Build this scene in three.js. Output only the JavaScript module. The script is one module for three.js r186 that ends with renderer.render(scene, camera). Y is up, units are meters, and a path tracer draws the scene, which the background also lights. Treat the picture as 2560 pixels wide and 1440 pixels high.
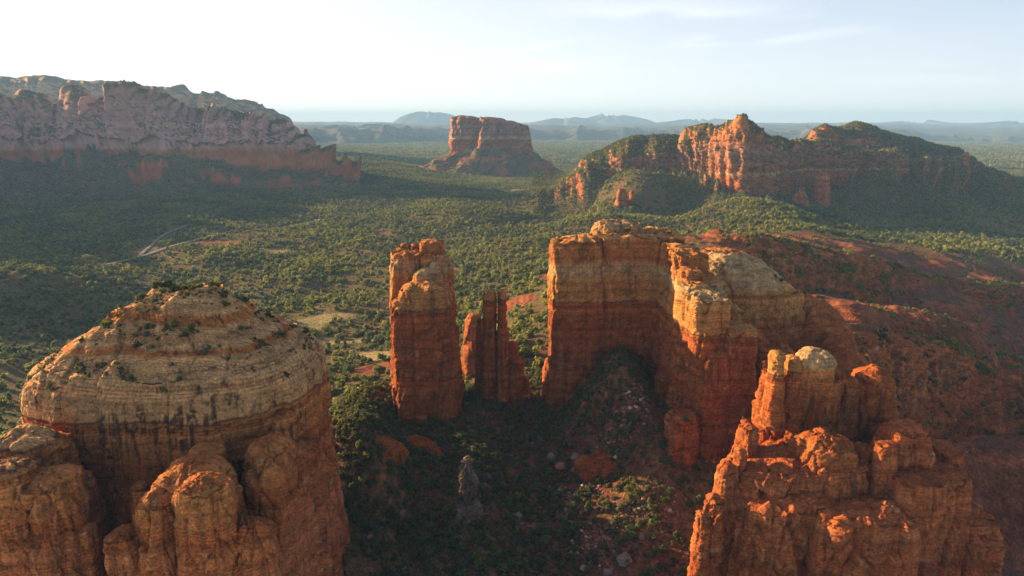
import * as THREE from 'three';
import { mergeGeometries } from 'three/addons/utils/BufferGeometryUtils.js';

// ---------------------------------------------------------------- camera, sky, sun, exposure
const scene = new THREE.Scene();
const FOCAL = 1738, HORIZON = 306, PITCH = Math.atan((720 - HORIZON) / FOCAL);   // the photograph is 2560 x 1440
const camera = new THREE.PerspectiveCamera(2 * Math.atan(720 / FOCAL) * 180 / Math.PI, 16 / 9, 1, 60000);
camera.position.set(0, 300, 0);
camera.lookAt(0, 300 - Math.sin(PITCH) * 100, -Math.cos(PITCH) * 100);
const SUN_AZ = 53.5 * Math.PI / 180, SUN_EL = 12.8 * Math.PI / 180;                 // azimuth west of the view axis
const sunDir = new THREE.Vector3(-Math.sin(SUN_AZ) * Math.cos(SUN_EL), Math.sin(SUN_EL), -Math.cos(SUN_AZ) * Math.cos(SUN_EL));
const sun = new THREE.DirectionalLight(new THREE.Color().setRGB(1.0, 0.67, 0.33), 5.0);
sun.position.copy(sunDir).multiplyScalar(3000); sun.target.position.set(0, 100, -600);
sun.castShadow = true; sun.shadow.mapSize.set(4096, 4096); sun.shadow.radius = 1.2;
Object.assign(sun.shadow.camera, { left: -2500, right: 2500, top: 1200, bottom: -1200, near: 10, far: 9000 });
scene.add(sun, sun.target);
const renderer = new THREE.WebGLRenderer({ antialias: true });
renderer.toneMapping = THREE.LinearToneMapping;
renderer.toneMappingExposure = 3.4;
renderer.shadowMap.enabled = true;
scene.fog = new THREE.FogExp2(new THREE.Color().setRGB(0.34, 0.62, 1.0), 4.2e-5);

// ---------------------------------------------------------------- noise
let seed = 20240611;
const rnd = () => { seed = (seed + 0x6D2B79F5) | 0; let t = Math.imul(seed ^ (seed >>> 15), 1 | seed); t = (t + Math.imul(t ^ (t >>> 7), 61 | t)) ^ t; return ((t ^ (t >>> 14)) >>> 0) / 4294967296; };
const range = (a, b) => a + (b - a) * rnd();
const PERM = new Uint8Array(512); { const p = [...Array(256).keys()]; for (let i = 255; i > 0; i--) { const j = Math.floor(rnd() * (i + 1)); [p[i], p[j]] = [p[j], p[i]]; } for (let i = 0; i < 512; i++) PERM[i] = p[i & 255]; }
const grad = (h, x, y, z) => { h &= 15; const u = h < 8 ? x : y, v = h < 4 ? y : h === 12 || h === 14 ? x : z; return ((h & 1) ? -u : u) + ((h & 2) ? -v : v); };
function noise(x, y, z) {
  let X = Math.floor(x), Y = Math.floor(y), Z = Math.floor(z); x -= X; y -= Y; z -= Z; X &= 255; Y &= 255; Z &= 255;
  const u = x * x * x * (x * (x * 6 - 15) + 10), v = y * y * y * (y * (y * 6 - 15) + 10), w = z * z * z * (z * (z * 6 - 15) + 10);
  const A = PERM[X] + Y, AA = PERM[A] + Z, AB = PERM[A + 1] + Z, B = PERM[X + 1] + Y, BA = PERM[B] + Z, BB = PERM[B + 1] + Z;
  const l = (a, b, t) => a + t * (b - a);
  return l(l(l(grad(PERM[AA], x, y, z), grad(PERM[BA], x - 1, y, z), u), l(grad(PERM[AB], x, y - 1, z), grad(PERM[BB], x - 1, y - 1, z), u), v),
    l(l(grad(PERM[AA + 1], x, y, z - 1), grad(PERM[BA + 1], x - 1, y, z - 1), u), l(grad(PERM[AB + 1], x, y - 1, z - 1), grad(PERM[BB + 1], x - 1, y - 1, z - 1), u), v), w);
}
function fbm(x, y, z, n) { let s = 0, a = 1, f = 1; for (let i = 0; i < n; i++) { s += a * noise(x * f, y * f, z * f); a *= 0.5; f *= 2.03; } return s; }
function ridged(x, y, z, n) { let s = 0, a = 1, f = 1; for (let i = 0; i < n; i++) { s += a * (1 - 2 * Math.abs(noise(x * f, y * f, z * f))); a *= 0.5; f *= 2.03; } return s; }
const hash = (n) => { let t = Math.imul(n ^ 0x9E3779B9, 0x85EBCA6B); t ^= t >>> 13; t = Math.imul(t, 0xC2B2AE35); t ^= t >>> 16; return (t >>> 0) / 4294967296; };
const CELL = [0, 0, 0, 0, 0, 0];                                                             // F1, F2, id of the nearest cell
function worley(x, y, z) {
  const X = Math.floor(x), Y = Math.floor(y), Z = Math.floor(z); let f1 = 9, f2 = 9, id = 0, ex = 0, ey = 0, ez = 0;
  for (let i = -1; i < 2; i++) for (let j = -1; j < 2; j++) for (let k = -1; k < 2; k++) {
    const a = PERM[(PERM[(PERM[(X + i) & 255] + Y + j) & 255] + Z + k) & 255];
    const dx = X + i + PERM[a] / 255 - x, dy = Y + j + PERM[a + 71] / 255 - y, dz = Z + k + PERM[a + 143] / 255 - z, d = dx * dx + dy * dy + dz * dz;
    if (d < f1) { f2 = f1; f1 = d; id = a; ex = dx; ey = dy; ez = dz; } else if (d < f2) f2 = d;
  }
  CELL[3] = ex; CELL[4] = ey; CELL[5] = ez; CELL[0] = Math.sqrt(f1); CELL[1] = Math.sqrt(f2); CELL[2] = id; return CELL;
}
const clamp = (x, a = 0, b = 1) => x < a ? a : x > b ? b : x;
const sstep = (a, b, x) => { const t = clamp((x - a) / (b - a)); return t * t * (3 - 2 * t); };
const lerp = (a, b, t) => a + (b - a) * t;
function curve(pts, t) {                                                            // smooth curve through [t, value] pairs
  let i = 0; while (i < pts.length - 2 && t > pts[i + 1][0]) i++;
  const [t0, a] = pts[i], [t1, b] = pts[i + 1], h = t1 - t0, s = clamp((t - t0) / h);
  const ma = i ? (b - pts[i - 1][1]) / (t1 - pts[i - 1][0]) : (b - a) / h, mb = i < pts.length - 2 ? (pts[i + 2][1] - a) / (pts[i + 2][0] - t0) : (b - a) / h;
  const s2 = s * s, s3 = s2 * s;
  return a * (2 * s3 - 3 * s2 + 1) + ma * h * (s3 - 2 * s2 + s) + b * (3 * s2 - 2 * s3) + mb * h * (s3 - s2);
}

// ---------------------------------------------------------------- sky: clear morning air with thin cirrus
{
  const W = 2048, H = 1024, data = new Float32Array(W * H * 4), d = new THREE.Vector3();
  for (let j = 0; j < H; j++) for (let i = 0; i < W; i++) {
    const lat = ((j + 0.5) / H - 0.5) * Math.PI, lon = ((i + 0.5) / W - 0.5) * 2 * Math.PI;
    d.set(Math.cos(lat) * Math.cos(lon), Math.sin(lat), Math.cos(lat) * Math.sin(lon));
    const e = Math.max(0, d.y), c = clamp(d.dot(sunDir), -1, 1), ang = Math.acos(c);
    const hz = Math.exp(-e * 7), up = Math.exp(-e * 2.2);                              // thick air low down, dark blue overhead
    const glow = Math.exp(-ang / 0.55), wide = Math.exp(-ang * ang / 1.6), away = lerp(1, 1.08, sstep(1.6, 2.8, ang));
    let r = away * lerp(lerp(0.04, 0.27, up), 0.76, hz), g = away * lerp(lerp(0.10, 0.46, up), 0.81, hz), b = away * lerp(lerp(0.26, 0.73, up), 0.79, hz);
    r += 0.55 * wide * (0.55 + 0.45 * hz) + 0.75 * glow; g += 0.46 * wide * (0.55 + 0.45 * hz) + 0.65 * glow; b += 0.30 * wide + 0.46 * glow;
    if (d.y > 0.01) {                                                               // cirrus streaks
      const s = 1 / (d.y + 0.12), px = d.x * s, pz = d.z * s;
      const w = fbm(px * 0.5 + 3, pz * 0.5, 7.3, 3) * 0.5;
      const st = fbm(px * 0.55 + pz * 0.9 + w, (pz * 0.55 - px * 0.35) * 2.6 + w * 1.5, 2.2, 5);
      const cover = sstep(0.05, 0.55, fbm(px * 0.28 + 1.7, pz * 0.28 + 0.4, 4.4, 2) + 0.12);
      const k = sstep(0.05, 0.75, st) * cover * sstep(0.02, 0.12, d.y) * 0.55;
      r += k * (0.92 - r * 0.6); g += k * (0.9 - g * 0.6); b += k * (0.9 - b * 0.6);
    }
    const o = (j * W + i) * 4; data[o] = r * 0.34; data[o + 1] = g * 0.34; data[o + 2] = b * 0.34; data[o + 3] = 1;
  }
  const t = new THREE.DataTexture(data, W, H, THREE.RGBAFormat, THREE.FloatType);
  t.mapping = THREE.EquirectangularReflectionMapping; t.magFilter = THREE.LinearFilter; t.minFilter = THREE.LinearFilter; t.needsUpdate = true;
  scene.background = t; scene.environment = t;
}

// ---------------------------------------------------------------- layout and naming helpers
function at(X, Y, D) {                                                              // a point D metres out along the view axis on the ground plan
  const dx = (X - 1280) / FOCAL, dy = (720 - Y) / FOCAL, t = D / (Math.cos(PITCH) + dy * Math.sin(PITCH));
  return [t * dx, 300 + t * (-Math.sin(PITCH) + dy * Math.cos(PITCH)), -D];
}
const taken = {};
const numbered = (name) => { const n = taken[name] = (taken[name] ?? -1) + 1; return n ? `${name}_${String(n).padStart(3, '0')}` : name; };
function tag(o, label, category, group, kind) { if (label) o.userData.label = label; if (category) o.userData.category = category; if (group) o.userData.group = group; if (kind) o.userData.kind = kind; return o; }
function mesh(name, g, m, parent = scene) { const o = new THREE.Mesh(g, m); o.name = parent === scene ? numbered(name) : name; o.castShadow = o.receiveShadow = true; parent.add(o); return o; }
function thing(name, label, category, group) { const o = new THREE.Group(); o.name = numbered(name); scene.add(o); return tag(o, label, category, group); }

// ---------------------------------------------------------------- curved sheets of rock and earth
const N3 = [0, 0, 0], COL = [0, 0, 0];
function sheet(nu, nv, closed, flip, base, disp, color) {
  const P = new Float32Array(nu * nv * 3), Nn = new Float32Array(nu * nv * 3), C = new Float32Array(nu * nv * 3), UV = new Float32Array(nu * nv * 2), out = [0, 0, 0, 0, 0];
  for (let j = 0; j < nv; j++) for (let i = 0; i < nu; i++) { base(i, j, out); const o = (j * nu + i) * 3; P[o] = out[0]; P[o + 1] = out[1]; P[o + 2] = out[2]; UV[o / 3 * 2] = out[3]; UV[o / 3 * 2 + 1] = out[4]; }
  const normals = () => {
    const sg = flip ? -1 : 1;
    for (let j = 0; j < nv; j++) for (let i = 0; i < nu; i++) {
      const i0 = closed ? (i + nu - 1) % nu : Math.max(0, i - 1), i1 = closed ? (i + 1) % nu : Math.min(nu - 1, i + 1), j0 = Math.max(0, j - 1), j1 = Math.min(nv - 1, j + 1);
      const a = (j * nu + i0) * 3, b = (j * nu + i1) * 3, c = (j0 * nu + i) * 3, d = (j1 * nu + i) * 3, o = (j * nu + i) * 3;
      const ux = P[b] - P[a], uy = P[b + 1] - P[a + 1], uz = P[b + 2] - P[a + 2], vx = P[d] - P[c], vy = P[d + 1] - P[c + 1], vz = P[d + 2] - P[c + 2];
      let x = vy * uz - vz * uy, y = vz * ux - vx * uz, z = vx * uy - vy * ux; const l = Math.hypot(x, y, z);
      if (l < 1e-9) { Nn[o] = 0; Nn[o + 1] = 1; Nn[o + 2] = 0; continue; }
      Nn[o] = sg * x / l; Nn[o + 1] = sg * y / l; Nn[o + 2] = sg * z / l;
    }
  };
  normals();
  if (disp) {
    for (let o = 0; o < P.length; o += 3) { const k = o / 3, q = disp(P[o], P[o + 1], P[o + 2], Nn[o], Nn[o + 1], Nn[o + 2], k % nu, Math.floor(k / nu)); P[o] += Nn[o] * q; P[o + 1] += Nn[o + 1] * q; P[o + 2] += Nn[o + 2] * q; }
    normals();
  }
  for (let o = 0; o < P.length; o += 3) { color(P[o], P[o + 1], P[o + 2], Nn[o], Nn[o + 1], Nn[o + 2], COL); C[o] = COL[0]; C[o + 1] = COL[1]; C[o + 2] = COL[2]; }
  const nc = closed ? nu : nu - 1, I = new Uint32Array(nc * (nv - 1) * 6); let q = 0;
  for (let j = 0; j < nv - 1; j++) for (let i = 0; i < nc; i++) {
    const a = j * nu + i, b = a + nu, c = j * nu + (i + 1) % nu, d = c + nu;
    if (flip) { I[q++] = a; I[q++] = c; I[q++] = b; I[q++] = c; I[q++] = d; I[q++] = b; } else { I[q++] = a; I[q++] = b; I[q++] = c; I[q++] = c; I[q++] = b; I[q++] = d; }
  }
  const g = new THREE.BufferGeometry();
  g.setAttribute('position', new THREE.BufferAttribute(P, 3)); g.setAttribute('normal', new THREE.BufferAttribute(Nn, 3)); g.setAttribute('color', new THREE.BufferAttribute(C, 3)); g.setAttribute('uv', new THREE.BufferAttribute(UV, 2)); g.setIndex(new THREE.BufferAttribute(I, 1));
  g.userData = { nu, nv, closed };
  TRIS += I.length / 3;
  return g;
}
let TRIS = 0;
// grain of the rock and soil: thin beds, joints, pits and mottling; both textures tile
function grainMaps(N, beds, joints, lumps, sd) {
  const lat = (x, y, p, k) => hash(((x % p) + p) % p * 7919 + (((y % p) + p) % p) * 104729 + k * 1299709 + sd);
  const vn = (x, y, p, k) => { const X = Math.floor(x), Y = Math.floor(y); let u = x - X, v = y - Y; u = u * u * (3 - 2 * u); v = v * v * (3 - 2 * v); return lerp(lerp(lat(X, Y, p, k), lat(X + 1, Y, p, k), u), lerp(lat(X, Y + 1, p, k), lat(X + 1, Y + 1, p, k), u), v); };
  const fb = (x, y, p, n, k) => { let s = 0, a = 0.5, t = 0; for (let i = 0; i < n; i++) { s += a * vn(x * p, y * p, p, k + i); t += a; a *= 0.55; p *= 2; } return s / t; };
  const cells = (x, y, px, py, k) => { x *= px; y *= py; const X = Math.floor(x), Y = Math.floor(y); let f1 = 9, f2 = 9, id = 0; for (let i = -1; i < 2; i++) for (let j = -1; j < 2; j++) { const cx = ((X + i) % px + px) % px, cy = ((Y + j) % py + py) % py, h = cx * 131 + cy * 7177 + k + sd, dx = X + i + hash(h) - x, dy = Y + j + hash(h + 1) - y, d = dx * dx + dy * dy; if (d < f1) { f2 = f1; f1 = d; id = h; } else if (d < f2) f2 = d; } return [Math.sqrt(f2) - Math.sqrt(f1), hash(id + 5), Math.sqrt(f1)]; };
  const B = new Uint8Array(N * N * 4), A = new Uint8Array(N * N * 4), bedH = [], bedT = [];
  for (let y = 0; y < N;) { const t = Math.round(N * (hash(y * 31 + sd) < 0.6 ? range(0.006, 0.018) : range(0.02, 0.07))), h = rnd(), q = rnd() < 0.28 ? (rnd() < 0.5 ? -0.5 : 1.5) : range(0.35, 0.65); for (let k = 0; k < t && y < N; k++, y++) { bedH.push(h * 0.8 + (k < 2 ? -0.5 : 0)); bedT.push(q); } }
  for (let j = 0; j < N; j++) for (let i = 0; i < N; i++) {
    const x = i / N, y = j / N, w = fb(x, y, 4, 4, 1), w2 = fb(x, y, 16, 5, 30), row = ((j + Math.round((w - 0.5) * N * 0.08)) % N + N) % N;
    let h = 0.5 + (w2 - 0.5) * 0.9, t = 0.5 + (w2 - 0.5) * 1.1 + (w - 0.5) * 0.5;
    if (beds) { const m = beds * clamp(fb(x, y, 3, 3, 60) * 3.4 - 1.3); h += m * (bedH[row] - 0.4) * 0.42; t += m * (bedT[row] - 0.5) * 0.27; }
    if (joints) { const wx = x + (fb(x, y, 8, 3, 90) - 0.5) * 0.05; const a = cells(wx, y, joints, Math.max(2, Math.round(joints * 0.25)), 11), b = cells(wx, y + (w - 0.5) * 0.1, joints * 3, joints, 23); h += (a[1] - 0.5) * 0.35 - 0.55 * (1 - sstep(0, 0.07, a[0])) + (b[1] - 0.5) * 0.16 - 0.2 * (1 - sstep(0, 0.08, b[0])); t += (a[1] - 0.5) * 0.06 + (b[1] - 0.5) * 0.06; }
    if (lumps) { const a = cells(x, y, lumps, lumps, 7), b = cells(x, y, lumps * 3, lumps * 3, 17); h += 0.5 * (0.6 - a[2]) * (a[1] > 0.45 ? 1 : 0) + 0.25 * (0.5 - b[2]); t += (a[1] - 0.5) * 0.3 + (b[1] - 0.5) * 0.35; }
    const o = (j * N + i) * 4, hv = 255 * clamp(h), tv = 255 * clamp(0.78 + (t - 0.5) * 0.42, 0.35, 1);
    B[o] = B[o + 1] = B[o + 2] = hv; A[o] = tv; A[o + 1] = tv * lerp(1.02, 0.96, clamp(t)); A[o + 2] = tv * lerp(1.04, 0.92, clamp(t)); A[o + 3] = B[o + 3] = 255;
  }
  const tex = (d, srgb) => { const q = new THREE.DataTexture(d, N, N); q.wrapS = q.wrapT = THREE.RepeatWrapping; q.magFilter = THREE.LinearFilter; q.minFilter = THREE.LinearFilter; if (srgb) q.colorSpace = THREE.SRGBColorSpace; q.needsUpdate = true; return q; };
  return { map: tex(A, true), bumpMap: tex(B, false) };
}
const rockMaps = grainMaps(1024, 1, 7, 0, 77), soilMaps = grainMaps(512, 0, 0, 14, 991);
const rockMat = new THREE.MeshPhysicalMaterial({ specularIntensity: 0.12, ...rockMaps, bumpScale: 1.0, vertexColors: true, color: new THREE.Color().setRGB(1.7, 1.7, 1.7), roughness: 0.95, metalness: 0 });
const farRockMat = new THREE.MeshPhysicalMaterial({ specularIntensity: 0.12, ...rockMaps, bumpScale: 3, vertexColors: true, color: new THREE.Color().setRGB(1.7, 1.7, 1.7), roughness: 0.95, metalness: 0 });
const soilMat = new THREE.MeshPhysicalMaterial({ specularIntensity: 0.1, ...soilMaps, bumpScale: 0.7, vertexColors: true, color: new THREE.Color().setRGB(1.6, 1.6, 1.6), roughness: 1, metalness: 0 });
const ridgeMat = new THREE.MeshPhysicalMaterial({ specularIntensity: 0.1, vertexColors: true, roughness: 1, metalness: 0 });
const farSoilMat = new THREE.MeshPhysicalMaterial({ specularIntensity: 0.1, vertexColors: true, roughness: 1, metalness: 0 });

// ---------------------------------------------------------------- the beds of the sandstone, the same in every butte
const BED_N = 6000, bedRecess = new Float32Array(BED_N), bedTone = new Float32Array(BED_N), bedPale = new Float32Array(BED_N);   // one entry each 0.1 m
{
  let y = 0;
  while (y < BED_N) {
    const thick = Math.round(rnd() < 0.3 ? range(3, 9) : rnd() < 0.6 ? range(8, 26) : range(25, 60)), r = rnd() < 0.25 ? range(0.6, 1) : range(0, 0.5), tone = range(-1, 1), pale = rnd() < 0.1 ? 1 : 0;
    for (let k = 0; k < thick && y < BED_N; k++, y++) { const edge = Math.min(k, thick - 1 - k); bedRecess[y] = r + (edge < 1 ? 0.5 : edge < 2 ? 0.15 : 0); bedTone[y] = tone; bedPale[y] = pale * (thick < 30 ? 1 : 0.3); }
  }
}
const bed = (tab, y) => { const f = clamp(y * 10, 0, BED_N - 2), i = Math.floor(f); return lerp(tab[i], tab[i + 1], f - i); };
// base colours of the rock, linear
const RED = [0.35, 0.098, 0.029], REDOR = [0.41, 0.13, 0.038], ORANGE = [0.48, 0.18, 0.052], TAN = [0.51, 0.228, 0.068], CREAM = [0.54, 0.33, 0.145], PINK = [0.42, 0.215, 0.125], PALE = [0.52, 0.27, 0.19], SEAM = [0.15, 0.062, 0.034], GREYROCK = [0.17, 0.13, 0.095], DARK = [0.06, 0.036, 0.026];
const CATHEDRAL = [[80, RED], [162, RED], [167, REDOR], [171, REDOR], [173, RED], [180, RED], [190, REDOR], [190.5, SEAM], [190.9, SEAM], [191.5, TAN], [205, TAN], [209, CREAM], [213, CREAM], [216, ORANGE], [224, ORANGE], [230, TAN], [236, CREAM], [250, CREAM]];
const FAR = [[-50, RED], [70, RED], [130, RED], [150, REDOR], [158, CREAM], [166, PINK], [210, PINK], [260, TAN], [330, CREAM], [500, CREAM]];
const GREY = [[0, GREYROCK], [400, GREYROCK]];
function bandColor(bands, y, out) {
  let i = 0; while (i < bands.length - 2 && y > bands[i + 1][0]) i++;
  const t = clamp((y - bands[i][0]) / (bands[i + 1][0] - bands[i][0])), a = bands[i][1], b = bands[i + 1][1];
  out[0] = lerp(a[0], b[0], t); out[1] = lerp(a[1], b[1], t); out[2] = lerp(a[2], b[2], t);
}
// o: bands, bedScale, dy (shift of the beds), stain, seed
function rockColor(o) {
  const { bands = CATHEDRAL, bedScale = 1, dy = 0, stain = 0.6, s = 1, streak = 1 } = o;
  return (x, y, z, nx, ny, nz, out) => {
    const w = fbm(x * 0.03 / s, y * 0.02 / s, z * 0.03 / s, 3) * 1.6 * s, yb = y + dy + w;
    bandColor(bands, yb, out);
    const yy = (y + dy + w * 0.4) / bedScale, tone = bed(bedTone, yy), pale = bed(bedPale, yy);
    const m = fbm(x * 0.14 / s, y * 0.25 / s, z * 0.14 / s, 4), fine = noise(x * 1.1 / s, y * 2.6 / s, z * 1.1 / s);
    let k = 1 + tone * 0.16 + m * 0.28 + fine * 0.16;
    const red = clamp(-tone * 0.35 + m * 0.25, 0, 0.5);
    out[1] *= 1 - red * 0.35; out[2] *= 1 - red * 0.45;
    const pk = pale * clamp(0.2 + m * 1.6) * 0.6; out[0] = lerp(out[0], CREAM[0], pk); out[1] = lerp(out[1], CREAM[1], pk); out[2] = lerp(out[2], CREAM[2], pk);
    if (stain) {                                                                     // desert varnish: dark streaks that run down the faces from ledges
      const steep = sstep(0.55, 0.3, ny), a = noise(x * 0.33 * streak / s + 11, y * 0.012 / s, z * 0.33 * streak / s), b = noise(x * 0.9 * streak / s, y * 0.03 / s + 5, z * 0.9 * streak / s), c = fbm(x * 0.05 / s + 40, y * 0.05 / s, z * 0.05 / s, 3);
      const v = stain * steep * sstep(0.12, 0.42, a * 0.65 + b * 0.45 + c * 0.5 + noise(x * 0.8 / s, y * 0.5 / s, z * 0.8 / s) * 0.12);
      const wh = steep * sstep(0.3, 0.55, noise(x * 0.5 * streak / s + 90, y * 0.02 / s, z * 0.5 * streak / s) + c * 0.3) * 0.25;
      for (let q = 0; q < 3; q++) out[q] = lerp(out[q], DARK[q], v * 0.8);
      for (let q = 0; q < 3; q++) out[q] = lerp(out[q], CREAM[q], wh * (1 - v));
    }
    k = clamp(k, 0.5, 1.5); out[0] *= k; out[1] *= k; out[2] *= k;
  };
}
// A free-standing rock: a plan outline raised along a profile and closed by a domed, bedded cap.
const nearRocks = [];
function tower(o) {
  const { x0, x1, D, dep, e = 2.6, y0, cap = 2, rot = 0, tilt = [0, 0], shift = [0, 0], ledge = 0.7, bedScale = 1, dy = 0, fine = 1, res = 1, topNoise = 0.045 } = o;
  const sharp = o.sharp ?? (D < 700 ? 0.4 : 0), tall = o.tall ?? 3.2, prof = (o.prof ?? [[0, 1.14], [0.4, 1.05], [0.8, 1], [0.93, 0.97], [1, 0.86]]).map(([t, v]) => [t, t > 0.9 && v < 1 ? v + (1 - v) * sharp : v]), capProf = o.capProf ?? [[0, 1], [0.5, 0.72], [0.8, 0.32], [1, 0]];
  const mid = (x0 + x1) / 2, c = at(mid, o.top, D), yT = (o.y1 ?? c[1]) - cap, a = (at(x1, o.top, D)[0] - at(x0, o.top, D)[0]) / 2, b = dep, cx = c[0] + shift[0], cz = -D + shift[1];
  const size = Math.min(a, b), cell = o.cell ?? clamp(size * 0.75, 2.5, 60), crack = o.crack ?? 0.07 * size, wob = o.wob ?? 0.1 * size, sd = o.seed ?? x0 * 0.37 + D * 0.11;
  if (D < 700) nearRocks.push([cx, cz, a, b, yT + cap * 0.6, prof]);
  // outline, evenly spaced, coarser on the far side
  const M = 720, bx = [], bz = [], acc = [0];
  for (let i = 0; i <= M; i++) {
    const th = i / M * 2 * Math.PI - Math.PI / 2, ct = Math.cos(th), st = Math.sin(th), r = Math.pow(Math.pow(Math.abs(ct / a), e) + Math.pow(Math.abs(st / b), e), -1 / e) * (1 + 0.5 * (wob / size) * noise(ct * 1.4 + sd, st * 1.4, sd * 0.7));
    const px = r * ct, pz = r * st; bx.push(px * Math.cos(rot) + pz * Math.sin(rot)); bz.push(-px * Math.sin(rot) + pz * Math.cos(rot));
    if (i) acc.push(acc[i - 1] + Math.hypot(bx[i] - bx[i - 1], bz[i] - bz[i - 1]) * (bz[i] < -0.25 * b ? 0.3 : 1));
  }
  const step = Math.max(0.3, D / FOCAL * 3.7 / res), nu = clamp(Math.round(acc[M] * 1.05 / step), 24, 900), X = [], Z = [];
  for (let i = 0, k = 0; i < nu; i++) { const t = acc[M] * i / nu; while (k < M - 1 && acc[k + 1] < t) k++; const f = (t - acc[k]) / (acc[k + 1] - acc[k] || 1); X.push(lerp(bx[k], bx[k + 1], f)); Z.push(lerp(bz[k], bz[k + 1], f)); }
  const seen = clamp(298 - (D - b) * 0.74, y0, yT - 2), nLow = Math.ceil((seen - y0) / (step * 4)), nHigh = clamp(Math.round((yT - seen) / step), 8, 420), tSeen = (seen - y0) / (yT - y0), nw = nLow + nHigh, ncap = clamp(Math.round(size * 0.9 / step), 6, 160), nv = nw + ncap + 2, s1 = prof[prof.length - 1][1];
  const top = X.map((x, i) => yT + tilt[0] * x + tilt[1] * Z[i] + noise(x * 3 / (size + 6) + sd, Z[i] * 3 / (size + 6), sd) * topNoise * size * 4);
  const tile = 15 * bedScale, around = Math.max(1, Math.round(acc[M] * 1.15 / tile));
  const base = (i, j, out) => {
    out[3] = i / nu * around;
    if (j <= nw) { const t = j < nLow ? tSeen * j / nLow : lerp(tSeen, 1, (j - nLow) / nHigh), s = curve(prof, t); out[0] = cx + X[i] * s; out[1] = y0 + (top[i] - y0) * t; out[2] = cz + Z[i] * s; out[4] = out[1] / tile; return; }
    const r = 1 - (j - nw - 1) / ncap, px = X[i] * s1 * r, pz = Z[i] * s1 * r, h = curve(capProf, r);
    const edge = lerp(yT + tilt[0] * px + tilt[1] * pz, top[i], r * r);
    out[0] = cx + px; out[1] = edge + cap * h + fbm(px * 2.2 / size + sd, pz * 2.2 / size, 1.5, 3) * cap * 0.22 * (1 - r * r * r); out[2] = cz + pz; out[3] = px / tile; out[4] = (pz * 0.9 - out[1] * 0.6) / tile;
  };
  const disp = (x, y, z, nx, ny, nz, i, j) => {
    const pole = j > nw ? sstep(0, 0.2, 1 - (j - nw - 1) / ncap) : 1;
    const yb = (y + dy + fbm(x * 0.03, y * 0.02, z * 0.03, 2) * 1.2 * bedScale) / bedScale;
    const lm = 0.5 + 1.6 * noise(x * 0.09 / bedScale + sd, y * 0.06 / bedScale, z * 0.09 / bedScale);
    let d = -ledge * bedScale * bed(bedRecess, yb) * clamp(lm, 0.04, 1.3);
    const wx = x + 0.35 * cell * noise(x / cell, y / cell * 0.35, z / cell + sd), wz = z + 0.35 * cell * noise(x / cell + 7, y / cell * 0.35, z / cell);
    worley(wx / cell + sd, y / (cell * tall) + sd, wz / cell);
    const gap = CELL[1] - CELL[0], side = 1 - 0.6 * Math.abs(ny), id = CELL[2], facet = (hash(id + 300) - 0.5) * CELL[3] + (hash(id + 700) - 0.5) * CELL[5] + (hash(id + 900) - 0.5) * CELL[4];
    d += side * (-crack * 1.25 * (1 - sstep(0, 0.10, gap)) + (hash(id) - 0.5) * crack * 2.2 + facet * crack * 3.4);
    const c2 = cell * 0.36; worley(wx / c2, y / (c2 * 2.2) + sd, wz / c2);
    d += side * crack * 0.42 * (-(1 - sstep(0, 0.11, CELL[1] - CELL[0])) + (hash(CELL[2]) - 0.5) * 2 + ((hash(CELL[2] + 300) - 0.5) * CELL[3] + (hash(CELL[2] + 700) - 0.5) * CELL[5]) * 3);
    d += wob * 0.6 * fbm(x * 1.3 / (size + 4) + sd, y * 0.7 / (size + 4), z * 1.3 / (size + 4), 3) + fine * (0.22 * fbm(x * 0.55 / bedScale, y * 0.9 / bedScale, z * 0.55 / bedScale, 3)) * bedScale;
    return lerp(-0.4 * ledge * bedScale, d, pole);
  };
  return sheet(nu, nv, true, false, base, disp, o.color ?? rockColor({ dy, bedScale, s: bedScale, ...o }));
}
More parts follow.
